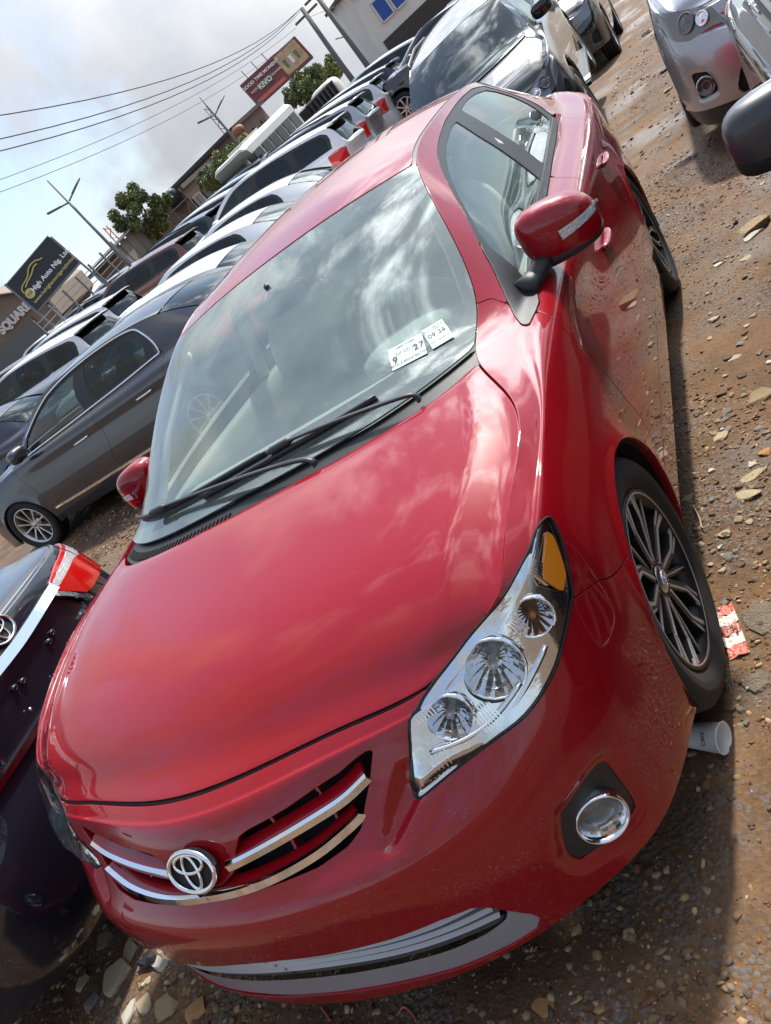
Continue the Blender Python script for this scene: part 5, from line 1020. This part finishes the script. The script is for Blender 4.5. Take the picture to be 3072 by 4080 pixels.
NAMED=[(1622,490,56,40,'tan',40,'large tan slab stone right of the rear wheel'),(1624,507,42,14,'white',35,'thin pale stone leaning on the large tan slab'),(1643,856,60,34,'tan',30,'tan slab stone cut by the right picture edge'),(1632,1030,52,20,'cream',20,'cream triangular stone chip level with the front wheel top'),(1617,1080,32,32,'cream',70,'cream square-cut stone below the cream triangle'),(1568,1160,24,18,'cream',10,'small cream pointed stone beside the twig'),(1563,945,36,20,'cream',35,'pale flat stone nearest the sill'),(1490,1080,26,16,'tan',20,'rounded tan stone beside the front wheel arch'),
 (1606,555,24,12,'cream',10,'pale oval stone below the large tan slab'),(1552,570,22,10,'white',30,'white shard near the rear tyre'),(1590,770,30,12,'cream',20,'long flat pale stone in the lower tyre track'),(1600,740,18,14,'grey',50,'round grey stone in the lower tyre track'),(1655,980,26,18,'orange',60,'orange stone at the right edge above the packet'),
 (370,1995,36,30,'white',60,'whitish stone tucked under the bumper corner'),(288,2056,40,34,'cream',40,'cream angular stone left of the bumper'),(260,2105,64,52,'cream',30,'biggest cream rock in front of the bumper corner'),(224,2030,38,30,'tan',50,'tan stone slab far left of the bumper'),(350,2080,36,40,'white',70,'white stone chip at the grey lip end'),(180,2120,36,26,'cream',50,'cream stone near the lower left picture corner'),(430,2185,66,30,'orange',20,'orange-tan slab at the bottom picture edge'),(360,2180,44,40,'tan',60,'tan flat stone beside the orange slab'),(315,2170,34,32,'cream',30,'cream stone second left of the orange slab'),(280,2190,30,30,'white',0,'pale stone at the bottom edge left of the orange slab'),(140,1995,30,24,'tan',0,'tan stone in the shade of the black-navy sedan'),(200,2165,36,24,'grey',40,'grey stone at the bottom left corner'),(1180,2185,40,30,'orange',50,'rusty orange scrap of stone under the bumper centre')]
for i,(a,b,c,d_,k,an,lb) in enumerate(NAMED): stone(a,b,c,d_,k,an,lb,seed=i)
rr=np.random.default_rng(21); ks=['cream','tan','grey','brown','white','grey','tan','brown']
for i in range(120):
    a,b=(rr.uniform(1480,1664),rr.uniform(480,1560)) if i<62 else ((rr.uniform(60,520),rr.uniform(1960,2212)) if i<104 else (rr.uniform(1330,1660),rr.uniform(60,420)))
    if i<62 and a<1500+ (b-600)*.05: a+=60
    lp=rr.uniform(9,20); stone(a,b,lp,lp*rr.uniform(.5,.9),ks[i%8],rr.uniform(0,180),'small angular stone lying loose in the gravel','small loose stones on the dirt',.4,seed=i)
for i,(vx,vy,lp,wp) in enumerate(((1645,1330,70,90),(1632,1470,60,40))):
    p,dep=on_ground(vx,vy); V,F=slab(900+i,lp*dep/1711*1.3,wp*dep/1711*1.7,.02,9,.1); o=obj('concrete_chunk',mesh('concrete_chunk',(V,F),'concrete',False) if 'concrete' in MAT else mesh('concrete_chunk',(V,F),pbr('concrete',(.15,.115,.08),.85,bump=(120,1.0),var=(30,.3)).name,False),None,loc=(p[0],p[1],p[2]-.005)); tag(o,['broken concrete patch right of the red-white wrapper','cracked concrete patch below the red-white wrapper','small concrete patch above the red-white wrapper','concrete crust beside the front tyre'][i],'concrete')
# ---- litter
p,dep=on_ground(1580,1362); pbr('wrap_red',(.52,.10,.06),.35,0,.3,bump=(80,.8)); pbr('wrap_white',(.62,.56,.48),.35,0,.3,bump=(80,.8))
wr=empty('snack_wrapper'); d1=np.array(on_ground(1598,1415)[0])-np.array(on_ground(1562,1310)[0]); L=np.linalg.norm(d1); Mw_=frame(p+[0,0,.006],d1,(0,0,1)); wr.matrix_world=Matrix(Mw_.tolist()); tag(wr,'red and white snack wrapper lying beside the front tyre','wrapper')
for k in range(5):
    n=6;V=[];x0=-L/2+L*k/5;x1=x0+L/5
    for i in range(n+1):
        for j in range(5): V.append((x0+(x1-x0)*i/n,(j/4-.5)*.052,.004*math.sin(i*2.1+j*1.7+k)+.003*math.cos(j*3+k*2)))
    part('wrapper_band',(np.array(V),[(i*5+j,(i+1)*5+j,(i+1)*5+j+1,i*5+j+1) for i in range(n) for j in range(4)]),'wrap_red' if k%2==0 else 'wrap_white',wr)
text('print','BLUNT',.02,np.array(frame((.0,0,.0085),(0,1,0),(0,0,1))),'ink',wr,.0003)
p,dep=on_ground(1532,1607); pbr('cup_paper',(.70,.68,.66),.5); pbr('cup_red',(.42,.02,.03),.5)
cup=empty('paper_cup'); e1=np.array(on_ground(1572,1607)[0])-np.array(on_ground(1490,1600)[0]); cup.matrix_world=Matrix(frame(p+[0,0,.034],e1,(0,0,1)).tolist()); tag(cup,'white paper cup with a red band lying against the front tyre','cup')
part('cup_wall',lathe([(-.06,.027),(.045,.036),(.047,.038),(.049,.036),(.045,.034),(-.055,.025)],36,'x'),'cup_paper',cup); part('cup_bottom',lathe([(-.055,.0005),(-.055,.026)],24,'x'),'cup_paper',cup); part('red_band',lathe([(-.0605,.0275),(-.035,.0297)],36,'x'),'cup_red',cup); text('print','CAFE',.014,frame((.015,-.0245,.0245),(0,.7,.7),(0,-.7,.7)),'ink',cup,.0002)
tw=[on_ground(*q)[0]+[0,0,.012] for q in ((1503,1100),(1518,1130),(1522,1148),(1530,1150),(1540,1143))]; tag(part('twig',tube(bspl(np.array(tw),5,iters=2),.0022,6),'stone_cream',None),'thin pale twig lying beside the front wheel','twig')
tp=on_ground(330,2078)[0]; V,F=slab(77,.10,.07,.02,7,.6); tag(obj('plastic_scrap',mesh('plastic_scrap',(V,F),'black_plastic',False),None,loc=tp+[0,0,.015]),'crumpled black plastic scrap left of the bumper','litter')
for lb,pts in (('thin red ribbon curled under the bumper centre',((865,2195),(880,2180),(900,2200),(905,2212))),('short red thread on the ground at the bottom edge',((700,2180),(715,2200),(722,2212)))):
    q=np.array([on_ground(*a)[0]+[0,0,.006] for a in pts]); tag(part('ribbon',tube(bspl(q,5,iters=2),.003,6),'wrap_red',None),lb,'ribbon')
# ------------------------------------------------------------------ beyond the car rows
UPB=np.array([-.039,-.091,.995]); UPB/=np.linalg.norm(UPB)
def wp(vx,vy,dep): return CC+pix(vx,vy)*dep
def bf(vx,vy,dep,yaw=0.):
    """frame standing at a measured picture position and distance: x to the right, y away, z up"""
    o=wp(vx,vy,dep); v=pix(vx,vy); x=np.cross(v,UPB); x/=np.linalg.norm(x); y=np.cross(UPB,x)
    c,s=math.cos(yaw),math.sin(yaw); x2=x*c+y*s; M=np.eye(4); M[:3,0]=x2; M[:3,2]=UPB; M[:3,1]=np.cross(UPB,x2); M[:3,3]=o; return M
def stand(name,M,label,cat_,group=None):
    e=empty(name); e.matrix_world=Matrix(M.tolist()); return tag(e,label,cat_,group)
def gz(M): 
    """how far below the frame's origin the ground lies"""
    o=M[:3,3]; return float(o[2]-ground_z(o[0],o[1],False))
pbr('sign_black',(.016,.016,.018),.5); pbr('sign_white',(.75,.75,.72),.6); pbr('sign_gold',(.55,.46,.14),.5); pbr('pole_grey',(.16,.165,.17),.6,.3); pbr('concrete_pole',(.13,.125,.12),.8); pbr('wall_brown',(.24,.19,.145),.85,var=(.6,.12)); pbr('wall_brick',(.20,.135,.105),.9,var=(.8,.15)); pbr('dark_opening',(.012,.014,.016),.3); pbr('roof_dark',(.07,.06,.055),.8); pbr('wall_white',(.82,.80,.76),.85,var=(.7,.1)); pbr('blue_glass',(.02,.10,.42),.25,0,.4); pbr('bus_white',(.68,.66,.58),.4,0,.5); pbr('billboard_red',(.16,.03,.025),.5,var=(1.2,.35)); pbr('billboard_tan',(.45,.30,.16),.5,var=(2,.4)); pbr('kivo_green',(.10,.16,.05),.5); pbr('rust_orange',(.34,.15,.07),.7); pbr('tank_black',(.02,.02,.022),.6); pbr('wood_old',(.18,.16,.13),.9,var=(3,.3)); pbr('mast_red',(.45,.10,.05),.6); pbr('green_net',(.02,.22,.15),.7)
pbr('leaf_dark',(.085,.12,.036),.6,var=(1.1,.4)); pbr('leaf_mid',(.16,.19,.06),.6,var=(1.1,.4)); pbr('leaf_light',(.22,.24,.085),.6,var=(1.1,.35)); pbr('bark',(.09,.07,.05),.95,var=(6,.3))
# ---- trees
def tree_mesh(seed,rx,rz,n,ls):
    r=np.random.default_rng(seed); cl=r.normal(size=(46,3)); cl/=np.linalg.norm(cl,axis=1)[:,None]; cl*=r.uniform(.45,1.12,(46,1))**.6; cl=cl*[rx,rx,rz]; cl[:,2]*=np.where(cl[:,2]<0,.75,1)
    k=r.integers(0,46,n); d=r.normal(size=(n,3)); d/=np.linalg.norm(d,axis=1)[:,None]; P=cl[k]+d*(r.uniform(.2,1,(n,1))**.5)*rx*.23
    a=r.normal(size=(n,3));a/=np.linalg.norm(a,axis=1)[:,None]; b=np.cross(a,r.normal(size=(n,3)));b/=np.linalg.norm(b,axis=1)[:,None]; s=ls*r.uniform(.6,1.3,(n,1))
    V=np.stack([P-a*s,P+b*s*.45,P+a*s,P-b*s*.45],1).reshape(-1,3); return V,(np.arange(n*4).reshape(n,4)).tolist(),k,cl
def tree(name,M,h,rx,rz,label,seed,n=11000,ls=.085,cat_='tree',group=None,trunk=True):
    """M stands at the crown's centre"""
    t=stand(name,M,label,cat_,group); V,F,k,cl=tree_mesh(seed,rx,rz,n,ls)
    F=np.array(F)
    for i,m_ in enumerate(('leaf_dark','leaf_mid','leaf_light')):
        sel=(k%3)==i; f=F[sel]; used=np.unique(f); mp=np.zeros(len(V),int); mp[used]=np.arange(len(used)); part('crown',(V[used],[tuple(q) for q in mp[f].tolist()]),m_,t,False)
    if trunk:
        g=h; base=np.array([0,0,-g]); part('trunk',sweep(np.array([base,base*.7+[.1,0,0],base*.35+[-.05,.1,0],[0,0,-rz*.1]]),circ(rx*.10,10),up=(0,1,0),scales=[1.3,1,.85,.5]),'bark',t)
        for c in cl[::6]: part('limb',sweep(np.array([base*.3,base*.12+c*.4,c*.85]),circ(rx*.035,6),up=(.3,1,0),scales=[1,.7,.3]),'bark',t)
    return t
M=bf(312,470,36); tree('broadleaf_tree',M,gz(M),1.28,1.25,'round green tree beside the tall double-armed lamp post',3,17000,.075)
M=bf(690,172,48); tree('broadleaf_tree',M,gz(M),1.45,.85,'dark green spreading tree under the billboard edge',5,11000,.10)
M=bf(650,195,50); tree('broadleaf_tree',M,gz(M),1.2,.8,'small dark tree left of the spreading tree',6,6000,.10)
for i,(vx,vy,rx) in enumerate(((455,385,.8),(490,350,.9),(520,325,.7))):
    M=bf(vx,vy,40); tree('leafy_bush',M,gz(M),rx,rx*.7,['yellow-green bush at the foot of the brown building','yellow-green bush in the middle before the brown building','yellow-green bush next to the bus nose'][i],20+i,5000,.06,'bush','bushes along the brown building')
# trees on the far side of the lane, seen only as reflections in the side glass
for i,(x,y,z,rx) in enumerate(((13,9.5,2.6,2.6),(15.5,4.5,2.4,2.8),(12.5,15,3.0,2.8),(17,-1,2.4,2.6))):
    M=np.eye(4); M[:3,3]=(x,y,z); tree('broadleaf_tree',M,z,rx,rx*.8,['tree mirrored in the rear side window','tree mirrored in the front side window','tall tree mirrored at the window top','tree standing behind the photographer'][i],40+i,6000,.18)
# ---- signboard
D=26; TL,TR,BR,BL=[wp(a,b,D) for a,b in ((20,612),(110,507),(167,572),(77,665))]
xd=(TR-TL)/np.linalg.norm(TR-TL); wS=np.linalg.norm(TR-TL); hS=np.linalg.norm(TR-BR); nrm=np.cross(xd,(TL-BL)); nrm/=np.linalg.norm(nrm); nrm*=-1 if nrm@(CC-TL)<0 else 1
M=frame((TL+BR)/2,xd,nrm); sg=stand('signboard',M,'black signboard reading High Auto Nig. Ltd. on two grey posts','sign')
part('board',box((0,0,0),(wS,hS,.06)),'sign_black',sg,False)
for sx in (-1,1): part('post',box((sx*(wS/2+.03),-hS*.75 if sx<0 else -hS*.85,0),(.07,hS*2.6,.07)),'pole_grey',sg,False)
for sy in (-1,1): part('frame_bar',box((0,sy*(hS/2+.02),0),(wS,.04,.08)),'pole_grey',sg,False)
T_=lambda x,y:np.array([[1,0,0,x],[0,1,0,y],[0,0,1,.034],[0,0,0,1.]])
text('lettering','High Auto Nig. Ltd.',hS*.175,T_(wS*.12,-hS*.08),'sign_white',sg,.004,bold=.006); text('lettering','www.hehighautonigerialimited',hS*.125,T_(wS*.05,-hS*.31),'sign_gold',sg,.004,bold=.002)
th=np.linspace(0,2*math.pi,28,endpoint=False); part('round_badge',(np.vstack([np.c_[np.cos(th)*hS*.13-wS*.36,np.sin(th)*hS*.13-hS*.08,0*th+.036]]),[tuple(range(28))]),'sign_gold',sg,False); text('badge_letters','HA',hS*.13,np.array([[1,0,0,-wS*.36],[0,1,0,-hS*.08],[0,0,1,.042],[0,0,0,1.]]),'sign_black',sg,.002)
for k,pts in enumerate((((-.42,.02),(-.40,.14),(-.30,.20),(-.18,.24),(-.08,.36),(.06,.36),(.14,.28),(.18,.28)),((-.34,.10),(-.24,.16),(-.12,.20),(-.02,.28),(.06,.27)))): part('car_outline',tube(bspl(np.array([(a*wS,b*hS,.04) for a,b in pts]),5,iters=2),hS*.018,6,up=(0,0,1)),'sign_gold',sg)
# ---- lamp posts and poles
def lamp(a,b,arms,dep,label,r=.06):
    p,q=wp(*a,dep),wp(*b,dep*.985); base=p-UPB*(3.2); e=empty('street_lamp'); e.location=base; tag(e,label,'lamp post','double-armed lamp posts'); 
    part('pole',(lambda d:(d[0]-base,d[1]))(tube(np.array([base,p,q]),r,8,up=(1,0,0),scales=[1.2,1,.6])),'pole_grey',e)
    for (j,tip) in arms:
        J,Tt=wp(*j,dep*.99),wp(*tip,dep*.99); part('arm',(lambda d:(d[0]-base,d[1]))(tube(np.array([J,Tt]),r*.5,6,up=(0,0,1))),'pole_grey',e); d_=Tt-J; part('lamp_head',(lambda d:(d[0]-base,d[1]))(sweep(np.array([J+d_*.35,J+d_*1.0]),[(-.11,-.02),(.11,-.02),(.09,.04),(-.09,.04)])),'pole_grey',e)
lamp((243,535),(103,390),(((148,438),(172,386)),((148,438),(103,463))),27,'tall lamp post with two arms left of the round tree'); lamp((505,298),(432,210),(((465,248),(484,208)),((465,248),(427,267))),34,'lamp post with two arms in front of the brown building'); lamp((800,108),(748,55),(((760,75),(765,55)),((760,75),(725,85))),60,'small distant lamp post right of the utility poles',.05)
def upole(a,b,dep,label,r=.13):
    p,q=wp(*a,dep),wp(*b,dep*.985); base=p-UPB*2.2; e=empty('utility_pole'); e.location=base; tag(e,label,'utility pole','utility poles behind the cars'); d=tube(np.array([base,p,q]),r,10,up=(1,0,0),scales=[1.2,1,.75]); part('pole',(d[0]-base,d[1]),'concrete_pole',e); x=np.cross(pix(*b),UPB);x/=np.linalg.norm(x); part('crossarm',box(q-base-UPB*.3,(1.3,.1,.1),np.stack([x,np.cross(UPB,x),UPB],1)),'concrete_pole',e,False); return q
q1=upole((745,150),(652,18),36,'utility pole carrying the wires beside the billboard'); q2=upole((784,128),(672,-25),36,'second utility pole nearer the white building')
for i,(a,b,d2) in enumerate((((652,15),(0,249),18),((652,15),(0,300),18),((650,22),(0,326),18),((640,60),(0,388),22),((632,85),(0,415),22),((770,-5),(660,40),40))):
    A,B=wp(*a,36),wp(*b,d2); n=20; t=np.linspace(0,1.25 if i<5 else 1,n)[:,None]; P=A+(B-A)*t-UPB*(.9*(4*t*(1-t)) if i<5 else .1*t*(1-t))*(.8 if i<3 else .5); tag(part('overhead_wire',tube(P,.016 if i<3 else .010,5,up=(0,0,1)),'pole_grey',None),['uppermost overhead wire crossing the sky','second overhead wire crossing the sky','third overhead wire just under the second','faint fourth overhead wire lower in the sky','lowest faint overhead wire over the lamp posts','short wire between the two utility poles'][i],'wire','overhead wires')
# ---- billboard
D=62; TL,TR,BR,BL=[wp(a,b,D) for a,b in ((522,182),(640,75),(673,125),(557,228))]; xd=(TR-TL)/np.linalg.norm(TR-TL); wS=np.linalg.norm(TR-TL); hS=np.linalg.norm(TR-BR); nrm=np.cross(xd,TL-BL); nrm/=np.linalg.norm(nrm); nrm*=-1 if nrm@(CC-TL)<0 else 1
bb=stand('billboard',frame((TL+BR)/2,xd,nrm),'dark red advertising billboard reading GOOD TIME MOMENT WITH KIVO','billboard')
part('board',box((0,0,-.1),(wS,hS,.25)),'billboard_red',bb,False); part('picture_panel',box((wS*.27,0,.03),(wS*.38,hS*.85,.03)),'billboard_tan',bb,False); part('bottom_band',box((-wS*.22,-hS*.40,.03),(wS*.5,hS*.14,.03)),'wrap_red',bb,False)
for i in range(3): part('pictured_cup',lathe([(-hS*.14,hS*.04),(hS*.14,hS*.06)],12,'y')[0:2] if False else (lathe([(-hS*.16,hS*.05),(hS*.16,hS*.07)],12,'y')[0]*[1,1,.15]+np.array([wS*(.16+.10*i),-.05*hS,.06]),lathe([(-hS*.16,hS*.05),(hS*.16,hS*.07)],12,'y')[1]),'sign_white' if i%2 else 'kivo_green',bb)
part('name_plate',box((-wS*.22,-hS*.04,.05),(wS*.22,hS*.26,.04)),'kivo_green',bb,False)
TT=lambda x,y,z=.08:np.array([[1,0,0,x*wS],[0,1,0,y*hS],[0,0,1,z],[0,0,0,1.]])
text('lettering','GOOD TIME MOMENT',hS*.17,TT(-.20,.26),'sign_white',bb,.01,bold=.01); text('lettering','WITH',hS*.13,TT(-.40,-.02),'sign_white',bb,.01); text('lettering','KIVO',hS*.26,TT(-.22,-.05),'sign_white',bb,.01,bold=.015); text('lettering','CREAMER',hS*.12,TT(-.02,-.02),'sign_white',bb,.01)
for k in range(26): part('edge_lamp',box((-wS/2+wS*(k+.5)/26,-hS*.53,.1),(.05,hS*.06,.05)),'pole_grey',bb,False)
part('post',box((wS*.12,-hS*1.3,-.3),(hS*.14,hS*1.7,hS*.14)),'pole_grey',bb,False)
for k in range(3): part('top_strut',box((-wS*(.35-.18*k),hS*.62,-.1),(.06,hS*.5,.06)),'pole_grey',bb,False)
# ---- buildings
def bld(name,M,label,w_,h_,dp,wall,wins=(),roofm='roof_dark',winmat='dark_opening',pitch=.0):
    """M at the top left front corner of the facade"""
    e=stand(name,M,label,'building'); H_=h_+3.0
    part('wall',box((w_/2,dp/2,-H_/2),(w_,dp,H_)),wall,e,False); part('roof',box((w_/2,dp/2,.12),(w_+.5,dp+.5,.24)),roofm,e,False)
    for (x,z,ww,wh) in wins:
        f=part('window',box((x,-.03,-z),(ww,.10,wh)),winmat,e,False); part('window_frame',join(box((x,-.07,-z+wh/2),(ww+.12,.08,.08)),box((x,-.07,-z-wh/2),(ww+.12,.08,.08)),box((x,-.07,-z),(.06,.08,wh))),wall if winmat!='blue_glass' else 'sign_white',f,False)
    return e
# brown long building: eaves run from (395,412) to (520,283)
def bld_between(name,a,b,d1,d2,h_,dp,label,wall,wins,**k):
    A,B=wp(*a,d1),wp(*b,d2); x=B-A; x-=UPB*(x@UPB); w_=np.linalg.norm(x); M=frame(A,x,UPB); return bld(name,M,label,w_,h_,dp,wall,[(u*w_,z,ww,wh) for u,z,ww,wh in wins],**k)
bld_between('long_building',(392,412),(505,287),46,60,3.5,8,'long brown building with dark windows behind the bus','wall_brick',[(.06+.13*i,1.2,1.5,1.0) for i in range(8)])
bld_between('brown_building',(503,283),(560,225),52,56,3.5,8,'taller brown end block with three windows under the billboard','wall_brick',[(.2+.3*i,1.25,.8,1.1) for i in range(3)])
# gabled shop building: outline measured on its facade plane
Ms=bf(40,700,46,R_(-22)); sq=stand('shop_building',Ms,'brown gabled shop building with white SQUARE lettering','building')
def on_facade(vx,vy):
    d=pix(vx,vy); n=Ms[:3,1]; t=((Ms[:3,3]-CC)@n)/(d@n); q=CC+d*t-Ms[:3,3]; return np.array([q@Ms[:3,0],q@Ms[:3,2]])
pg=[on_facade(a,b) for a,b in ((-80,672),(-20,642),(37,634),(100,645),(132,680),(124,712),(60,790),(-120,930))]
n_=len(pg); V=np.array([(x,0,z) for x,z in pg]+[(x,9,z) for x,z in pg]); part('wall',(V,[tuple(range(n_))[::-1],tuple(range(n_,2*n_))]+[(i,(i+1)%n_,(i+1)%n_+n_,i+n_) for i in range(n_)]),'wall_brown',sq,False)
for a,b in zip(pg[:4],pg[1:5]): part('roof_edge',sweep(np.array([(a[0],-.1,a[1]+.06),(b[0],-.1,b[1]+.06)]),[(-.2,-.08),(.2,-.08),(.2,.08),(-.2,.08)],up=(0,0,1)),'roof_dark',sq,False)
c_=on_facade(33,686); text('lettering','SQUARE',.66,np.array([[1,0,0,c_[0]],[0,0,-1,-.10],[0,1,0,c_[1]],[0,0,0,1.]]),'sign_white',sq,.08,bold=.035)
c_=on_facade(30,735); part('shutter',box((c_[0],-.05,c_[1]-.4),(3.6,.1,1.3)),'pole_grey',sq,False); c_=on_facade(100,690); part('wall_stripe',box((c_[0]-2,-.04,c_[1]-.9),(7,.06,.18)),'roof_dark',sq,False)
Mw2=bf(765,8,38,R_(12)); wb=stand('white_building',Mw2,'white building with blue windows at the top of the picture','building')
part('wall',box((4,3,-1.5),(8,6,4.2)),'wall_white',wb,False); part('roof',box((4,3,.68),(8.6,6.6,.16)),'roof_dark',wb,False); part('lower_band',box((4.02,-.04,-2.9),(7.9,.06,1.6)),'roof_dark',wb,False); part('floodlight',box((.1,-.2,.35),(.35,.25,.2)),'pole_grey',wb,False)
for xx,ww in ((.95,.62),(1.75,.55),(4.2,.6)):
    f=part('window',box((xx,-.03,-1.0),(ww,.10,.95)),'blue_glass',wb,False); part('window_frame',join(box((xx,-.07,-.5),(ww+.14,.08,.07)),box((xx,-.07,-1.5),(ww+.14,.08,.07)),box((xx-ww/2-.03,-.07,-1),(.06,.08,1.07)),box((xx+ww/2+.03,-.07,-1),(.06,.08,1.07))),'sign_white',f,False)
# ---- bus, tank tower, mast, excavator, truck, fence
A,B=wp(525,316,27),wp(640,236,29.5); x=B-A; x-=UPB*(x@UPB); Lb=np.linalg.norm(x); M=frame(A,x,UPB); bus=stand('minibus',M,'cream-white minibus with dark side windows behind the car rows','bus')
sec=[(-1.0,-2.2),(1.0,-2.2),(1.02,-.55),(.95,-.1),(.75,.04),(-.75,.04),(-.95,-.1),(-1.02,-.55)]
part('body',sweep(np.array([(0,1,-.10),(.06,1,-.03),(.3,1,0),(Lb-.1,1,0),(Lb,1,-.03)]),[(b_,c_) for b_,c_ in sec]),'bus_white',bus,False)
for k in range(5): part('window',box((.75+k*(Lb-1)/5+.3,-.03,-.62),((Lb-1)/5-.12,.06,.55)),'dark_side_solid' if 'dark_side_solid' in MAT else pbr('dark_side_solid',(.05,.065,.06),.1,0,.6).name,bus,False)
part('door_window',box((.42,-.035,-.62),(.5,.06,.55)),'dark_side_solid',bus,False); part('windscreen',box((-.02,1,-.72),(.10,1.7,.65)),'dark_side_solid',bus,False); part('side_mirror',box((.1,-.25,-.7),(.1,.15,.3)),'black_plastic',bus,False); part('roof_hatch',box((1.4,1,.08),(1.2,.9,.10)),'bus_white',bus,False)
for xx in (.9,Lb-1.2): part('wheel',(lathe([(-.1,.1),(-.1,.4),(.1,.4),(.1,.1)],20,'y')[0]+np.array([xx,.1,-2.2]),lathe([(-.1,.1),(-.1,.4),(.1,.4),(.1,.1)],20,'y')[1]),'rubber',bus)
M=bf(373,428,46); tk=stand('water_tank_tower',M,'black water tank on a steel frame beside the brown building','water tank')
part('tank',lathe([(-.45,.001),(-.45,.42),(.3,.44),(.45,.3),(.5,.001)],24,'z'),'tank_black',tk); part('platform',box((0,0,-.5),(1.3,1.3,.08)),'pole_grey',tk,False)
for sx in (-1,1):
    for sy in (-1,1): part('leg',box((sx*.5,sy*.5,-2.4),(.08,.08,3.8)),'pole_grey',tk,False)
    part('cross_brace',tube(np.array([(sx*.5,-.5,-.6),(-sx*.5,-.5,-2.4)]),.03,6,up=(0,1,0)),'pole_grey',tk)
    part('handrail',tube(np.array([(sx*.62,-.6,-.45),(sx*.62,-.6,.1),(sx*.62,.6,.1),(sx*.62,.6,-.45)]),.025,6,up=(1,0,0)),'pole_grey',tk)
for a,b,dep,lb in (((255,525),(226,490),70,'small red and white lattice mast left of the tree'),((490,290),(443,232),90,'slender lattice mast behind the second lamp post')):
    p,q=wp(*a,dep),wp(*b,dep*.99); base=p-UPB*4; e=empty('lattice_mast'); e.location=base; tag(e,lb,'mast','lattice masts'); x=np.cross(pix(*b),UPB);x/=np.linalg.norm(x)
    for s in (-1,1): part('mast_rail',(lambda d:(d[0]-base,d[1]))(tube(np.array([base+x*s*.3,q+x*s*.16]),.06,5,up=(0,1,0))),'mast_red' if dep<80 else 'pole_grey',e)
    nL=12
    for k in range(nL): f0,f1=k/nL,(k+1)/nL; s=1 if k%2 else -1; part('lattice_bar',(lambda d:(d[0]-base,d[1]))(tube(np.array([base+(q-base)*f0+x*s*.28,base+(q-base)*f1-x*s*.24]),.04,5,up=(0,1,0))),'sign_white' if k%3==0 and dep<80 else 'mast_red' if dep<80 else 'pole_grey',e)
p=wp(535,305,44); e=empty('excavator'); e.location=p; tag(e,'rust orange excavator arm raised behind the minibus','excavator'); d0=wp(508,275,44)-p; d1=wp(517,292,44)-p
part('boom',sweep(np.array([-UPB*1.5+d0*-.8,d0*-.2,d0*.45]),[(-.2,-.16),(.2,-.16),(.2,.16),(-.2,.16)],up=(0,1,0)),'rust_orange',e,False); part('bucket',superell(d0*.75,(.35,.35,.25),3,14,8),'rust_orange',e); part('hydraulic_ram',tube(np.array([-UPB*.9,d0*.3]),.07,8,up=(0,1,0)),'satin_metal',e)
A,B=wp(652,222,42),wp(712,170,45); x=B-A; x-=UPB*(x@UPB); Lt=np.linalg.norm(x); M=frame(A,x,UPB); tr=stand('tipper_truck','' if False else M,'dark tipper truck with open body below the billboard','truck')
part('tipper_body',join(box((Lt/2,1,-.9),(Lt,2,1.2),None,1.03),box((Lt/2,-.03,-.3),(Lt,.08,.1)),*[box((Lt*(k+.5)/7,-.06,-.85),(.08,.10,1.1)) for k in range(7)]),'tank_black',tr,False); part('cab',superell((Lt+.7,1,-1.1),(.75,1.0,1.0),4,20,12),'bus_white',tr)
for xx in (.8,Lt-.4,Lt+.9): part('wheel',(lathe([(-.12,.1),(-.12,.5),(.12,.5),(.12,.1)],20,'y')[0]+np.array([xx,.1,-2.3]),lathe([(-.12,.1),(-.12,.5),(.12,.5),(.12,.1)],20,'y')[1]),'rubber',tr)
for i,(a,b,d1,d2,n,lb,mt) in enumerate((((100,720),(260,545),24,30,7,'wire fence on thin posts behind the signboard','pole_grey'),((255,555),(310,490),33,36,9,'weathered wooden hut wall at the foot of the round tree','wood_old'))):
    A,B=wp(*a,d1),wp(*b,d2); x=B-A; w_=np.linalg.norm(x); e=stand('wire_fence' if i==0 else 'wooden_hut',frame(A,x,UPB),lb,'fence' if i==0 else 'hut')
    if i==0:
        for k in range(n): part('fence_post',box((w_*k/(n-1),0,-.8),(.06,.06,2.6)),mt,e,False)
        for k in range(5): part('fence_wire',box((w_/2,0,.35-.2*k),(w_,.025,.025)),mt,e,False)
    else:
        for k in range(14): part('plank',box((w_*(k+.5)/14,.01*(k%3),-.9),(w_/14-.02,.05,2.3+.12*((k*5)%3))),mt,e,False)
        part('hut_roof',box((w_/2,.5,.35),(w_+.3,1.4,.06)),'roof_dark',e,False)
